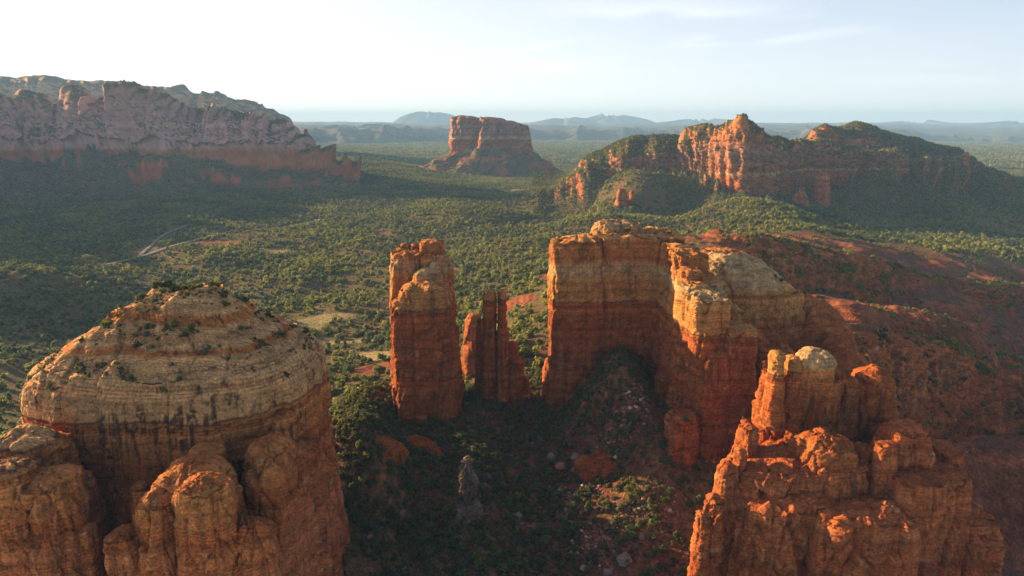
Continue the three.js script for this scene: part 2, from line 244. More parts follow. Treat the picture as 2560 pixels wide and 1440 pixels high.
// A range of cliffs: sections (foot, cliff base, cliff top, crest, back) joined along the range. knots: [X, [Y, D] per row]; the last row falls away behind.
function range_(o) {
  const { knots, counts, nu, buttress = 40, wave = 160, bedScale = 8, ledge = 0.7, sd = 0, cliffRow = 1 } = o, rows = knots[0].length - 1, K = knots.length;
  const pts = knots.map(([X, ...r]) => r.map(([Y, D, dz]) => { const p = at(X, Y, D); if (dz !== undefined) p[1] = dz; return p; }));
  if (o.footed) pts.forEach((p) => { p[0][1] = ground(p[0][0], -p[0][2]) - 14; });
  const cum = [0]; for (let k = 1; k < K; k++) cum.push(cum[k - 1] + Math.hypot(pts[k][rows - 2][0] - pts[k - 1][rows - 2][0], pts[k][rows - 2][2] - pts[k - 1][rows - 2][2]));
  const len = cum[K - 1], cols = Array.from({ length: rows }, (_, r) => [0, 1, 2].map((a) => pts.map((p, k) => [cum[k], p[r][a]])));
  const vs = []; counts.forEach((n, r) => { for (let k = 0; k < n; k++) vs.push(r + k / n); }); vs.push(rows - 1);
  const colCache = [];
  const base = (i, j, out) => {
    const u = len * i / (nu - 1), S = colCache[i] ??= cols.map((c) => c.map((q) => curve(q, u))), v = vs[j], r = Math.min(rows - 2, Math.floor(v)), f = v - r;
    const A = S[r], B = S[r + 1];
    for (let a = 0; a < 3; a++) out[a] = lerp(A[a], B[a], f);
    out[3] = u / (15 * bedScale); out[4] = (out[1] - out[2] * 0.8) / (15 * bedScale);
  };
  const nv = vs.length;
  const disp = (x, y, z, nx, ny, nz, i, j) => {
    const v = vs[j], u = len * i / (nu - 1), on = sstep(-0.1, 0.6, v) * (v > rows - 2 ? 1 - 0.6 * (v - rows + 2) : 1), cl = sstep(cliffRow - 0.6, cliffRow + 0.1, v) * (1 - sstep(cliffRow + 1.2, cliffRow + 2, v));
    const rd = ridged(u / wave + sd, y / (wave * 5), sd, 2), r2 = ridged(u / (wave * 0.32) + sd * 2, y / (wave * 2), z / (wave * 2), 2);
    let d = on * buttress * (0.25 + 0.75 * cl) * (rd * 0.5 + r2 * 0.26) + on * buttress * lerp(0.35, o.rough ?? 0.2, cl) * fbm(x / wave, y / wave, z / wave, 4);
    const yb = (y + fbm(x * 0.004, 0, z * 0.004, 2) * 12) / bedScale;
    d -= cl * ledge * bedScale * bed(bedRecess, yb) * (0.7 + 0.6 * noise(x * 0.02, y * 0.02, z * 0.02));
    const c = wave * 0.14; worley(x / c, y / (c * 3), z / c); d += cl * buttress * (o.block ?? 0.14) * (hash(CELL[2]) - 0.5 + ((hash(CELL[2] + 300) - 0.5) * CELL[3] + (hash(CELL[2] + 700) - 0.5) * CELL[5]) * 2 - (1 - sstep(0, 0.15, CELL[1] - CELL[0])));
    return d;
  };
  const rc = rockColor({ bands: o.bands ?? FAR, bedScale, s: bedScale * 0.7, dy: o.dy ?? 0, stain: o.stain ?? 0.35 });
  const soil = o.soil ?? [0.15, 0.085, 0.045], grass = o.grass ?? 1;
  const color = (x, y, z, nx, ny, nz, out) => {
    rc(x, y, z, nx, ny, nz, out);
    const g = (o.cover ?? 1) * sstep(0.62, 0.78, ny + 0.16 * fbm(x / 45, y / 45, z / 45, 3)) * (o.cover ? sstep(-0.35, 0.15, fbm(x / 30, y / 9, z / 30, 3)) : 1), m = noise(x / 23, y / 23, z / 23), gr = sstep(-0.1, 0.3, m + noise(x / 8, y / 8, z / 8) * 0.5);
    out[0] = lerp(out[0], lerp(soil[0], 0.085, gr * grass), g); out[1] = lerp(out[1], lerp(soil[1], 0.09, gr * grass), g); out[2] = lerp(out[2], lerp(soil[2], 0.032, gr * grass), g);
  };
  return sheet(nu, nv, false, true, base, disp, color);
}

// ---------------------------------------------------------------- terrain
const groundSpots = [
  // [X, Y, D]: ground seen in the photograph
  ...[[50, 1050, 600], [100, 900, 830], [20, 720, 1080], [150, 800, 1000], [400, 680, 1300], [700, 650, 1400], [300, 620, 1600], [600, 600, 1650], [100, 600, 1750], [400, 540, 2100], [900, 560, 1950], [1000, 640, 1450],
    [800, 795, 950], [900, 850, 800], [880, 960, 590], [820, 1055, 376], [940, 990, 428], [865, 1086, 335], [990, 1036, 386], [1200, 660, 1300], [1150, 540, 2000], [1250, 480, 2800], [1100, 470, 3000], [1380, 450, 3500],
    [700, 470, 2900], [300, 480, 2800], [0, 500, 2600], [-300, 520, 2500], [900, 400, 4300], [1030, 412, 4600], [1350, 430, 4500], [1400, 600, 1500], [1350, 700, 1000], [1300, 770, 780], [1600, 478, 2020], [1450, 520, 2000], [1500, 560, 1650], [1700, 505, 1880], [1650, 605, 1420], [1800, 562, 1480], [1840, 520, 1760], [1300, 600, 1600],
    [1850, 592, 820], [2000, 612, 850], [2200, 660, 895], [2400, 705, 945], [2560, 722, 975], [2800, 750, 1020], [1980, 690, 760], [2150, 765, 720], [2300, 778, 760], [2450, 795, 790], [2560, 812, 800], [2200, 832, 535], [2330, 858, 565], [2450, 888, 585], [2560, 918, 598], [2400, 980, 520], [2560, 1000, 540], [2300, 1000, 480],
    [2500, 1100, 460], [2540, 1300, 390], [2560, 1430, 350], [2330, 1150, 420], [2300, 600, 1500], [2560, 650, 1300], [2450, 500, 2200], [2100, 560, 1780], [2560, 560, 1900], [2560, 470, 3200], [2300, 480, 2500], [2900, 600, 1900],
    [1200, 1020, 418], [1400, 1008, 412], [1560, 960, 405], [1640, 920, 398], [1650, 1050, 370], [1500, 1150, 350], [1100, 1150, 352], [900, 1150, 345], [850, 1300, 306], [1000, 1300, 309], [1200, 1300, 312], [1000, 1420, 286],
    [1300, 1430, 286], [1600, 1420, 280], [1500, 1300, 316], [1680, 1300, 306]].map(([X, Y, D]) => { const p = at(X, Y, D); return [p[0], D, p[1]]; }),
  // [x, D, height]: ground hidden behind rocks or outside the frame
  [-150, 300, 108], [-235, 300, 66], [-250, 400, 55], [-150, 420, 88], [-60, 500, 96], [0, 520, 106], [80, 520, 116], [180, 440, 118], [170, 330, 112], [150, 230, 92], [-150, 200, 84], [0, 180, 84], [-300, 200, 45], [300, 200, 95], [0, 60, 60], [-200, 60, 40], [200, 60, 70],
  [0, 6000, 5], [-2500, 6500, 20], [2500, 6500, 0], [-1500, 4500, 60], [1500, 4500, 20], [0, 9600, 0], [-5500, 9000, 0], [5500, 9000, 0], [0, 14500, -40], [-9000, 13500, -40], [9000, 13500, -40], [-4000, 3500, 60], [4000, 3500, 30],
];
const toPolar = (x, D) => [Math.atan2(x, D) * 1.3, Math.log(Math.hypot(x, D) + 20)];
const rbf = (() => {
  const q = groundSpots.map(([x, D]) => toPolar(x, D)), n = q.length, k = (a, b) => -Math.sqrt((a[0] - b[0]) ** 2 + (a[1] - b[1]) ** 2 + 0.005);
  const mean = 70, A = q.map((a, i) => [...q.map((b) => k(a, b)), groundSpots[i][2] - mean]);
  for (let i = 0; i < n; i++) A[i][i] -= 0.012;
  for (let i = 0; i < n; i++) { let p = i; for (let r = i; r < n; r++) if (Math.abs(A[r][i]) > Math.abs(A[p][i])) p = r; [A[i], A[p]] = [A[p], A[i]]; for (let r = 0; r < n; r++) if (r !== i) { const f = A[r][i] / A[i][i]; if (f) for (let c = i; c <= n; c++) A[r][c] -= f * A[i][c]; } }
  const w = A.map((r, i) => r[n] / r[i]);
  return (x, D) => { const a = toPolar(x, D); let s = mean; for (let i = 0; i < n; i++) s += w[i] * k(a, q[i]); return s; };
})();
const spot = (X, Y, D) => { const p = at(X, Y, D); return [p[0], D]; };
const meadows = [[...spot(815, 803, 930), 50, 17], [...spot(760, 812, 905), 36, 10], [...spot(880, 836, 830), 38, 9], [...spot(680, 630, 1490), 45, 22], [...spot(1290, 478, 2850), 60, 40], [...spot(1310, 455, 3350), 90, 40], [...spot(930, 885, 720), 26, 22], [...spot(955, 905, 690), 20, 25]];
const slick = [[...spot(1290, 745, 830), 34, 40], [...spot(1400, 720, 930), 30, 40], [...spot(1260, 625, 1480), 26, 26], [...spot(940, 930, 640), 26, 22], [...spot(930, 885, 720), 30, 25], [...spot(540, 617, 1580), 60, 26], [...spot(1085, 472, 3000), 60, 60], [...spot(820, 1010, 470), 14, 20], [...spot(1700, 590, 1250), 30, 30]];
const inEllipses = (list, x, D, n) => { let m = 0; for (const [cx, cD, rx, rD] of list) { const q = Math.hypot((x - cx) / rx, (D - cD) / rD); if (q < 1.6) m = Math.max(m, 1 - sstep(0.75, 1.15, q + n * 0.35)); } return m; };
// the main road through the valley and a side road, as centre lines on the ground plan
const roadLines = [[[140, 690, 1245], [250, 660, 1340], [340, 636, 1445], [430, 614, 1580], [510, 600, 1680], [600, 585, 1790], [700, 573, 1880], [800, 554, 2020], [900, 543, 2110], [1000, 532, 2200]].map((a) => spot(...a)), [[345, 635, 1450], [375, 608, 1610], [410, 584, 1780], [470, 570, 1900]].map((a) => spot(...a))];
function roadDist(x, D) { let m = 1e9; for (const L of roadLines) for (let i = 1; i < L.length; i++) { const [ax, ay] = L[i - 1], [bx, by] = L[i], dx = bx - ax, dy = by - ay, t = clamp(((x - ax) * dx + (D - ay) * dy) / (dx * dx + dy * dy)); m = Math.min(m, Math.hypot(x - ax - dx * t, D - ay - dy * t)); } return m; }
const redHill = (x, D) => sstep(110, 170, x - (D - 400) * 0.16) * (1 - sstep(1000, 1350, D)) * sstep(200, 300, D);   // bare slickrock hillside
function ground(x, D) {
  let h = rbf(x, D); const near = Math.hypot(x, D), far = sstep(450, 900, near), rh = redHill(x, D);
  h += far * (12 * fbm(x / 330 + 5, D / 330, 3.3, 4) + 8 * ridged((x + D * 0.5) / 230, D / 320, 8.1, 3) - 4) * (1 - 0.5 * sstep(1500, 4000, near));
  h += (1 - far) * 2.4 * fbm(x / 38, D / 38, 1.7, 4);
  if (rh > 0) {
    worley(x / 46 + noise(x / 30, D / 30, 0) * 0.4, 0.5, D / 60); const dome = 1 - CELL[0] * CELL[0];
    h += rh * (-15 + 6 * dome - 3 + 5 * ridged(x / 75, D / 75, 9, 4) * 0.6);
  }
  const rk = Math.max(rh, inEllipses(slick, x, D, 0) * 0.9, (1 - far) * 0.35 * sstep(0, 0.3, noise(x / 30, D / 30, 4)));
  if (rk > 0) { const st = 3.4, q = h / st + 0.5 * fbm(x / 40, D / 40, 2, 2), f = q - Math.floor(q); h = lerp(h, h + (sstep(0.15, 0.85, f) - f) * st * 1.3, rk); }
  if (near > 1100 && near < 2400) { const rd = roadDist(x, D); if (rd < 60) h = lerp(rbf(x, D) + far * 9 * fbm(x / 330 + 5, D / 330, 3.3, 1), h, sstep(8, 60, rd)); }
  return h;
}
const terrainColor = (x, y, z, nx, ny, nz, out) => {
  const D = -z, near = Math.hypot(x, D), n1 = fbm(x / 55, D / 55, 6.1, 4), n2 = noise(x / 6, D / 6, 2.7), n3 = noise(x / 2.1, D / 2.1, 5.2), rh = redHill(x, D);
  const wild = sstep(520, 700, near) * (1 - rh), soil = [lerp(0.15, 0.15, wild) + 0.04 * n1, lerp(0.062, 0.098, wild) + 0.03 * n1, lerp(0.034, 0.042, wild) + 0.015 * n1];
  const gr = sstep(-0.15, 0.35, n1 + 0.4 * n2 - 0.55 * rh) * lerp(0.35, 1, sstep(480, 620, near));                            // dry grass and low brush between the trees
  out[0] = lerp(soil[0], 0.105, gr * 0.85); out[1] = lerp(soil[1], 0.10, gr * 0.85); out[2] = lerp(soil[2], 0.034, gr * 0.85);
  const rock = Math.max(inEllipses(slick, x, D, n1), sstep(0.25, 0.55, 1 - ny + 0.25 * n1) * 0.8, rh * sstep(-0.05, 0.15, 0.18 - n1 + 0.2 * (bed(bedTone, y))));
  const t = 0.9 + 0.28 * bed(bedTone, y + n1) + 0.2 * n3; out[0] = lerp(out[0], 0.27 * t, rock); out[1] = lerp(out[1], 0.088 * t, rock); out[2] = lerp(out[2], 0.038 * t, rock);
  const md = inEllipses(meadows, x, D, n1); out[0] = lerp(out[0], 0.30, md); out[1] = lerp(out[1], 0.24, md); out[2] = lerp(out[2], 0.10, md);
    const k = 1 + 0.18 * n2 + 0.18 * n3; out[0] *= k; out[1] *= k; out[2] *= k;
};
const terrainGeo = (() => {
  const nu = 540, nv = 550, R0 = 150, R1 = 15500, pw = 0.45, a0 = Math.pow(R0, -pw), a1 = Math.pow(R1, -pw), half = 50 * Math.PI / 180;
  return sheet(nu, nv, false, true, (i, j, out) => {
    const th = lerp(-half, half, i / (nu - 1)), R = Math.pow(lerp(a0, a1, j / (nv - 1)), -1 / pw), x = R * Math.sin(th), D = R * Math.cos(th);
    out[0] = x; out[1] = ground(x, D); out[2] = -D; out[3] = x / 22; out[4] = D / 22;
  }, null, terrainColor);
})();
tag(mesh('terrain', terrainGeo, soilMat), 'valley floor of red soil, dry grass and bare slickrock', 'terrain', null, 'structure');
console.log('terrain', TRIS);

// the far side of the valley: mesa rim, the high plain behind it and hills on the skyline
{
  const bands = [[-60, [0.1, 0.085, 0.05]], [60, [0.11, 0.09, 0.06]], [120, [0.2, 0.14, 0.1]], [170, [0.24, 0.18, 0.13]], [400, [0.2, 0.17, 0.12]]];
  const knots = [];
  for (let X = -1400; X <= 4000; X += 180) {
    const w = 60 * noise(X / 300, 0.3, 0.7) + (X < 1000 ? -150 : 0), D = 13500 + w * 14, rim = 333 + 3 * noise(X / 240, 4, 0) + (X > 2200 ? 22 : 0) - (X > 760 && X < 900 ? 8 : 0);
    knots.push([X, [0, D - 1900, -60], [rim + 32, D - 620], [rim + 12, D - 220], [rim, D], [320 + (X > 2200 ? 8 : 0), D + 5000], [308 - 4 * sstep(1300, 500, X), 34000]]);
  }
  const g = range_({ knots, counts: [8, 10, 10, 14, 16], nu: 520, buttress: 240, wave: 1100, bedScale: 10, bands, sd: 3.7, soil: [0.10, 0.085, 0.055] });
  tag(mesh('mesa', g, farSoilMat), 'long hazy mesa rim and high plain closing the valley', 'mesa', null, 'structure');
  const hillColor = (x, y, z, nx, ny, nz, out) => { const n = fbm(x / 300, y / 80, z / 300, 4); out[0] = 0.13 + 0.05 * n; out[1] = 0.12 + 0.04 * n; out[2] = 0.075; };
  for (const [x0, x1, top, D, p] of [[1000, 1145, 281, 29000, 1], [1330, 1490, 296, 27500, 1], [1430, 1620, 293, 31000, 1], [1640, 1860, 303, 30000, 1], [1930, 1985, 308, 28000, 1], [2180, 2420, 312, 31500, 1], [2420, 2700, 311, 26500, 1], [760, 1010, 319, 13000, 1]])
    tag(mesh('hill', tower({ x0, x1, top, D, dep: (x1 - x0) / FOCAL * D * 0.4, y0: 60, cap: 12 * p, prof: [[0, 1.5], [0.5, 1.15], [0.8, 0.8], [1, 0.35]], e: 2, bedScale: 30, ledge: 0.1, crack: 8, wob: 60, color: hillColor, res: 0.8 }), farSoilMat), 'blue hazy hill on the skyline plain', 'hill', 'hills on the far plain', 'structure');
}
console.log('far', TRIS);

const rangeGeos = [], talusGeos = [];
// ---------------------------------------------------------------- the mountain range across the valley, in its own shade
{
  const L1 = [[-1300, 175], [-900, 190], [-700, 205], [-550, 210], [-420, 226], [-250, 236], [-120, 246], [-30, 256], [20, 243], [60, 232], [100, 244], [135, 262], [172, 228], [195, 240], [228, 276], [275, 246], [320, 221], [360, 228], [400, 240], [440, 262], [480, 280], [540, 297], [600, 313], [640, 322], [680, 332], [715, 345], [745, 365], [775, 398], [830, 425], [900, 436]];
  const knots = L1.map(([X, c]) => {
    const end = sstep(640, 830, X), bend = X < 60 ? -(60 - X) * 1.22 + Math.max(0, -550 - X) * 0.35 : 0, cb = lerp(372, 402, sstep(300, 700, X)) + end * 12;
    return [X, [lerp(505, 455, sstep(0, 800, X)), 2450 + 420 * sstep(0, 900, X) + bend], [Math.max(cb + 45, c + 22), 2930 + 60 * end + bend], [Math.max(cb, c + 14), 3100 + bend], [Math.max(lerp(c, cb, 0.28), c + 6), 3220 + bend], [c, 3330 + bend], [330, 3700 + bend, 150 - 110 * end]];
  });
  const g = range_({ knots, counts: [16, 18, 46, 12, 8], nu: 500, footed: true, ledge: 0.35, rough: 0.05, block: 0.05, stain: 0.15, buttress: 120, wave: 210, bedScale: 8, sd: 1.3, cliffRow: 2, bands: [[-50, RED], [100, RED], [150, REDOR], [186, REDOR], [192, CREAM], [200, PALE], [330, PALE], [450, PINK], [600, PINK]] });
  rangeGeos.push(g);
  tag(mesh('mountain_ridge', g, ridgeMat), 'long pale-topped red cliff ridge standing in hazy shade across the valley', 'mountain');
  const L2 = [[-420, 180], [-250, 186], [-100, 191], [0, 193], [100, 196], [200, 203], [320, 212], [400, 221], [440, 226], [458, 216], [478, 230], [520, 237], [560, 246], [590, 251], [612, 249], [645, 270], [690, 293], [725, 325], [752, 375], [790, 420]];
  const k2 = L2.map(([X, c]) => [X, [470, 4900, 60], [Math.max(395, c + 20), 5450], [Math.max(lerp(c, 395, 0.4), c + 10), 5750], [Math.max(lerp(c, 395, 0.12), c + 4), 5920], [c, 6150], [330, 6800, Math.min(200, 260 - (c - 306) * 3.5)]]);
  tag(mesh('mountain_ridge', range_({ knots: k2, counts: [4, 12, 26, 10, 6], nu: 330, rough: 0.1, block: 0.06, stain: 0.15, buttress: 95, wave: 360, bedScale: 12, sd: 6.1, cliffRow: 2, bands: [[-50, PINK], [250, PINK], [330, TAN], [420, TAN], [700, CREAM]] }), ridgeMat), 'higher flat-crested ridge rising behind the red cliff ridge', 'mountain');
  tag(mesh('rock_spire', tower({ x0: 757, x1: 771, top: 322, D: 3290, dep: 14, y0: 90, cap: 4, prof: [[0, 2.2], [0.4, 1.3], [0.8, 0.9], [1, 0.6]], bands: FAR, bedScale: 5, res: 1.5 }), farRockMat), 'thin rock spire standing off the end of the cliff ridge', 'rock spire');
}
// ---------------------------------------------------------------- lone butte in the middle distance
{
  const t = thing('sandstone_butte', 'massive lone flat-topped butte on a green talus cone in the valley', 'butte');
  const o = { bedScale: 6, bands: [[-50, RED], [120, RED], [205, REDOR], [212, CREAM], [222, PINK], [300, PINK], [340, TAN], [500, TAN]], ledge: 0.6, stain: 0.5 };
  const add = (name, p) => mesh(name, tower({ ...o, ...p }), farRockMat, t);
  add('cliff', { x0: 1127, x1: 1204, top: 291, D: 4060, dep: 70, y0: 60, cap: 8, e: 5, tilt: [-0.05, 0], cell: 42, crack: 9, wob: 12, prof: [[0, 1.12], [0.5, 1.04], [0.9, 1.0], [1, 0.95]] });
  add('cliff', { x0: 1196, x1: 1326, top: 299, D: 4000, dep: 95, y0: 40, cap: 14, e: 4.5, tilt: [-0.14, 0], cell: 52, crack: 10, wob: 14, prof: [[0, 1.14], [0.5, 1.05], [0.86, 1.0], [1, 0.93]] });
  add('cliff', { x0: 1318, x1: 1350, top: 392, D: 3960, dep: 70, y0: 20, cap: 14, cell: 30, crack: 10, wob: 12, prof: [[0, 1.5], [0.6, 1.2], [1, 0.6]] });
  add('cliff', { x0: 1345, x1: 1381, top: 402, D: 3900, dep: 50, y0: 0, cap: 10, cell: 26, crack: 9, wob: 10, prof: [[0, 1.4], [0.6, 1.15], [1, 0.6]] });
  const rc = rockColor({ ...o, bands: [[-50, RED], [400, REDOR]], s: 5, stain: 0.2 });
  const talus = tower({ ...o, x0: 1118, x1: 1338, top: 372, D: 4000, dep: 165, y0: -10, cap: 24, e: 2.1, prof: [[0, 1.9], [0.35, 1.5], [0.75, 1.12], [1, 0.85]], crack: 14, cell: 70, wob: 60, ledge: 0.5, color: (x, y, z, nx, ny, nz, out) => {
    rc(x, y, z, nx, ny, nz, out); const g = sstep(-0.4, -0.12, fbm(x / 70, y / 30, z / 70, 4)); out[0] = lerp(out[0], 0.13, g); out[1] = lerp(out[1], 0.09, g); out[2] = lerp(out[2], 0.045, g); } });
  mesh('talus_slope', talus, farSoilMat, t); talusGeos.push(talus);
  tag(mesh('red_knoll', tower({ x0: 1066, x1: 1112, top: 464, D: 3000, dep: 34, y0: 0, cap: 12, prof: [[0, 1.9], [0.5, 1.3], [1, 0.6]], bands: [[-50, REDOR], [400, REDOR]], bedScale: 5, wob: 8 }), rockMat), 'small bare red knoll on the valley floor before the lone butte', 'knoll');
}
// ---------------------------------------------------------------- jagged mountain with green shoulders
const hillGeos = [];
{
  const bands = [[0, RED], [90, RED], [124, REDOR], [400, REDOR]];
  const q = { bedScale: 2.2, bands, cliffRow: 1, ledge: 1.0, footed: true, soil: [0.20, 0.07, 0.034], grass: 0.55, stain: 0.5, cover: 0.75 };
  const add = (label, crest, drop, back, nu, counts, p) => { const g = range_({ ...q, ...p, nu, counts, knots: crest.map(([X, Y, D]) => [X, [Y + drop[0][0], D - drop[0][1]], [Y + drop[1][0], D - drop[1][1]], [Y + drop[2][0], D - drop[2][1]], [Y, D], [Y, D + back, at(X, Y, D)[1] - back * 0.35]]) }); hillGeos.push(g); tag(mesh('slickrock_ridge', g, rockMat), label, 'rock ridge'); };
  add('bare red ridge of bedded slickrock between the forested valley and the sloping dome', [[1790, 592, 800], [1860, 586, 815], [1950, 598, 835], [2050, 618, 865], [2200, 652, 900], [2330, 690, 930], [2440, 700, 955], [2560, 712, 980], [2760, 738, 1020]], [[120, 130], [66, 62], [16, 22]], 130, 340, [24, 34, 12, 8], { buttress: 12, wave: 75, sd: 5.5, ledge: 1.6, cliffRow: 0.6 });
  add('low humped slickrock ridge with sunlit crest and shaded brushy slope', [[2080, 818, 505], [2150, 812, 520], [2210, 824, 535], [2300, 842, 558], [2400, 862, 575], [2480, 885, 588], [2560, 905, 600], [2720, 945, 620]], [[320, 130], [150, 66], [30, 20]], 70, 260, [34, 34, 12, 8], { ledge: 1.5, cliffRow: 0.6, buttress: 8, wave: 50, sd: 9.1, bedScale: 1.6 });
}
const mountainGeos = [];
{
  const t = thing('jagged_mountain', 'jagged red sandstone mountain with cliff buttresses and green shoulders', 'mountain');
  const bands = [[-50, RED], [80, RED], [120, REDOR], [150, REDOR], [156, CREAM], [164, REDOR], [215, PINK], [262, ORANGE], [330, TAN], [400, TAN]];
  const add = (name, k, counts, nu, q) => { const g = range_({ knots: k, counts, nu, bedScale: 5, bands, cliffRow: 1, ledge: 0.8, footed: true, ...q }); mountainGeos.push(g); mesh(name, g, farRockMat, t); };
  // shoulder with a lit cliff on its end
  add('shoulder', [[1330, 500, 480], [1390, 500, 470], [1440, 470, 425], [1462, 440, 400], [1500, 442, 378], [1545, 440, 353], [1600, 436, 342], [1640, 430, 336], [1690, 424, 340], [1740, 420, 350], [1800, 420, 360]].map(([X, b, c]) =>
    [X, [b + 70, 1950], [Math.max(b, c + 12), 2200], [Math.max(lerp(b, c, 0.42), c + 7), 2240], [c, 2420], [400, 2700, 110]]), [22, 30, 18, 8], 170, { buttress: 26, wave: 120, sd: 2.2 });
  // main peak, whose buttress stands forward
  add('main_peak', [[1560, 500, 496, 470, 2050], [1620, 480, 470, 455, 2100], [1680, 440, 425, 405, 2150], [1705, 432, 395, 332, 2160], [1755, 445, 378, 311, 2130], [1795, 470, 352, 316, 2060], [1830, 490, 325, 307, 2000], [1855, 500, 312, 299, 1970], [1884, 503, 326, 313, 1960], [1915, 504, 352, 338, 1980], [1945, 500, 420, 346, 2040], [1975, 490, 380, 348, 2140], [2010, 478, 366, 352, 2190], [2060, 474, 374, 360, 2200], [2110, 466, 380, 370, 2190], [2150, 450, 398, 384, 2200], [2195, 446, 396, 386, 2190], [2240, 446, 394, 384, 2180], [2270, 445, 410, 396, 2200], [2310, 432, 412, 402, 2240], [2370, 430, 418, 412, 2300], [2440, 445, 438, 432, 2350]].map(([X, b, ct, c, D]) =>
    [X, [b + 66, D - 300], [b, D], [ct, D + 70], [c, D + 150], [420, D + 420, 120]]), [24, 52, 12, 8], 420, { buttress: 34, wave: 80, sd: 4.4 });
  // far peak behind
  add('far_peak', [[1960, 420, 400, 372], [2010, 400, 380, 350], [2038, 372, 338, 332], [2060, 372, 326, 321], [2100, 375, 340, 317], [2145, 385, 350, 307], [2200, 392, 366, 324], [2250, 396, 376, 340], [2300, 398, 382, 352], [2370, 402, 388, 368], [2410, 412, 402, 388], [2470, 440, 432, 425], [2560, 470, 462, 452], [2700, 500, 492, 480]].map(([X, b, ct, c]) =>
    [X, [b + 60, 2200, 60], [b, 2440], [ct, 2480], [c, 2600], [420, 2900, 80]]), [14, 18, 14, 6], 220, { buttress: 24, wave: 110, sd: 8.8 });
  const o = { bedScale: 4, bands: [[-50, REDOR], [140, REDOR], [400, ORANGE]], y0: 40, cap: 4, res: 1.3, stain: 0.3 };
  for (const [x0, x1, top, D, dep, y0] of [[1541, 1569, 470, 1900, 14, 60], [1985, 2020, 480, 1950, 18, 40], [2412, 2424, 378, 2350, 8, 120], [1996, 2014, 468, 1940, 8, 60], [2040, 2075, 430, 2060, 24, 40], [1574, 1588, 474, 1915, 8, 70]])
    mesh('pinnacle', tower({ ...o, x0, x1, top, D, dep, y0, prof: [[0, 1.5], [0.5, 1.12], [0.85, 0.96], [1, 0.75]] }), rockMat, t);
}
console.log('mountains', TRIS);
// ---------------------------------------------------------------- the near buttes and spires
const capGeos = [];
function butte(name, label, category, parts, group) {
  const t = thing(name, label, category, group);
  for (const [part, p] of parts) { const g = tower(p); if (p.green) capGeos.push([g, p.green]); mesh(part, g, rockMat, t); }
  return t;
}
const BUFF = [0.57, 0.315, 0.13];
const DOMEB = [[80, [0.47, 0.155, 0.056]], [150, [0.47, 0.155, 0.056]], [170, REDOR], [182, ORANGE], [190, ORANGE], [190.5, SEAM], [190.9, SEAM], [191.5, [0.54, 0.28, 0.11]], [203, [0.54, 0.29, 0.12]], [207, BUFF], [211.5, BUFF], [212.3, ORANGE], [213.6, REDOR], [214.4, BUFF], [221, BUFF], [221.5, ORANGE], [224.5, ORANGE], [226, BUFF], [250, BUFF]], HIGHRED = [[80, [0.38, 0.10, 0.032]], [160, [0.42, 0.125, 0.04]], [400, [0.44, 0.14, 0.046]]];
const WALL = [[0, 1.12], [0.3, 1.05], [0.7, 1.0], [0.9, 0.985], [0.97, 0.96], [1, 0.9]];
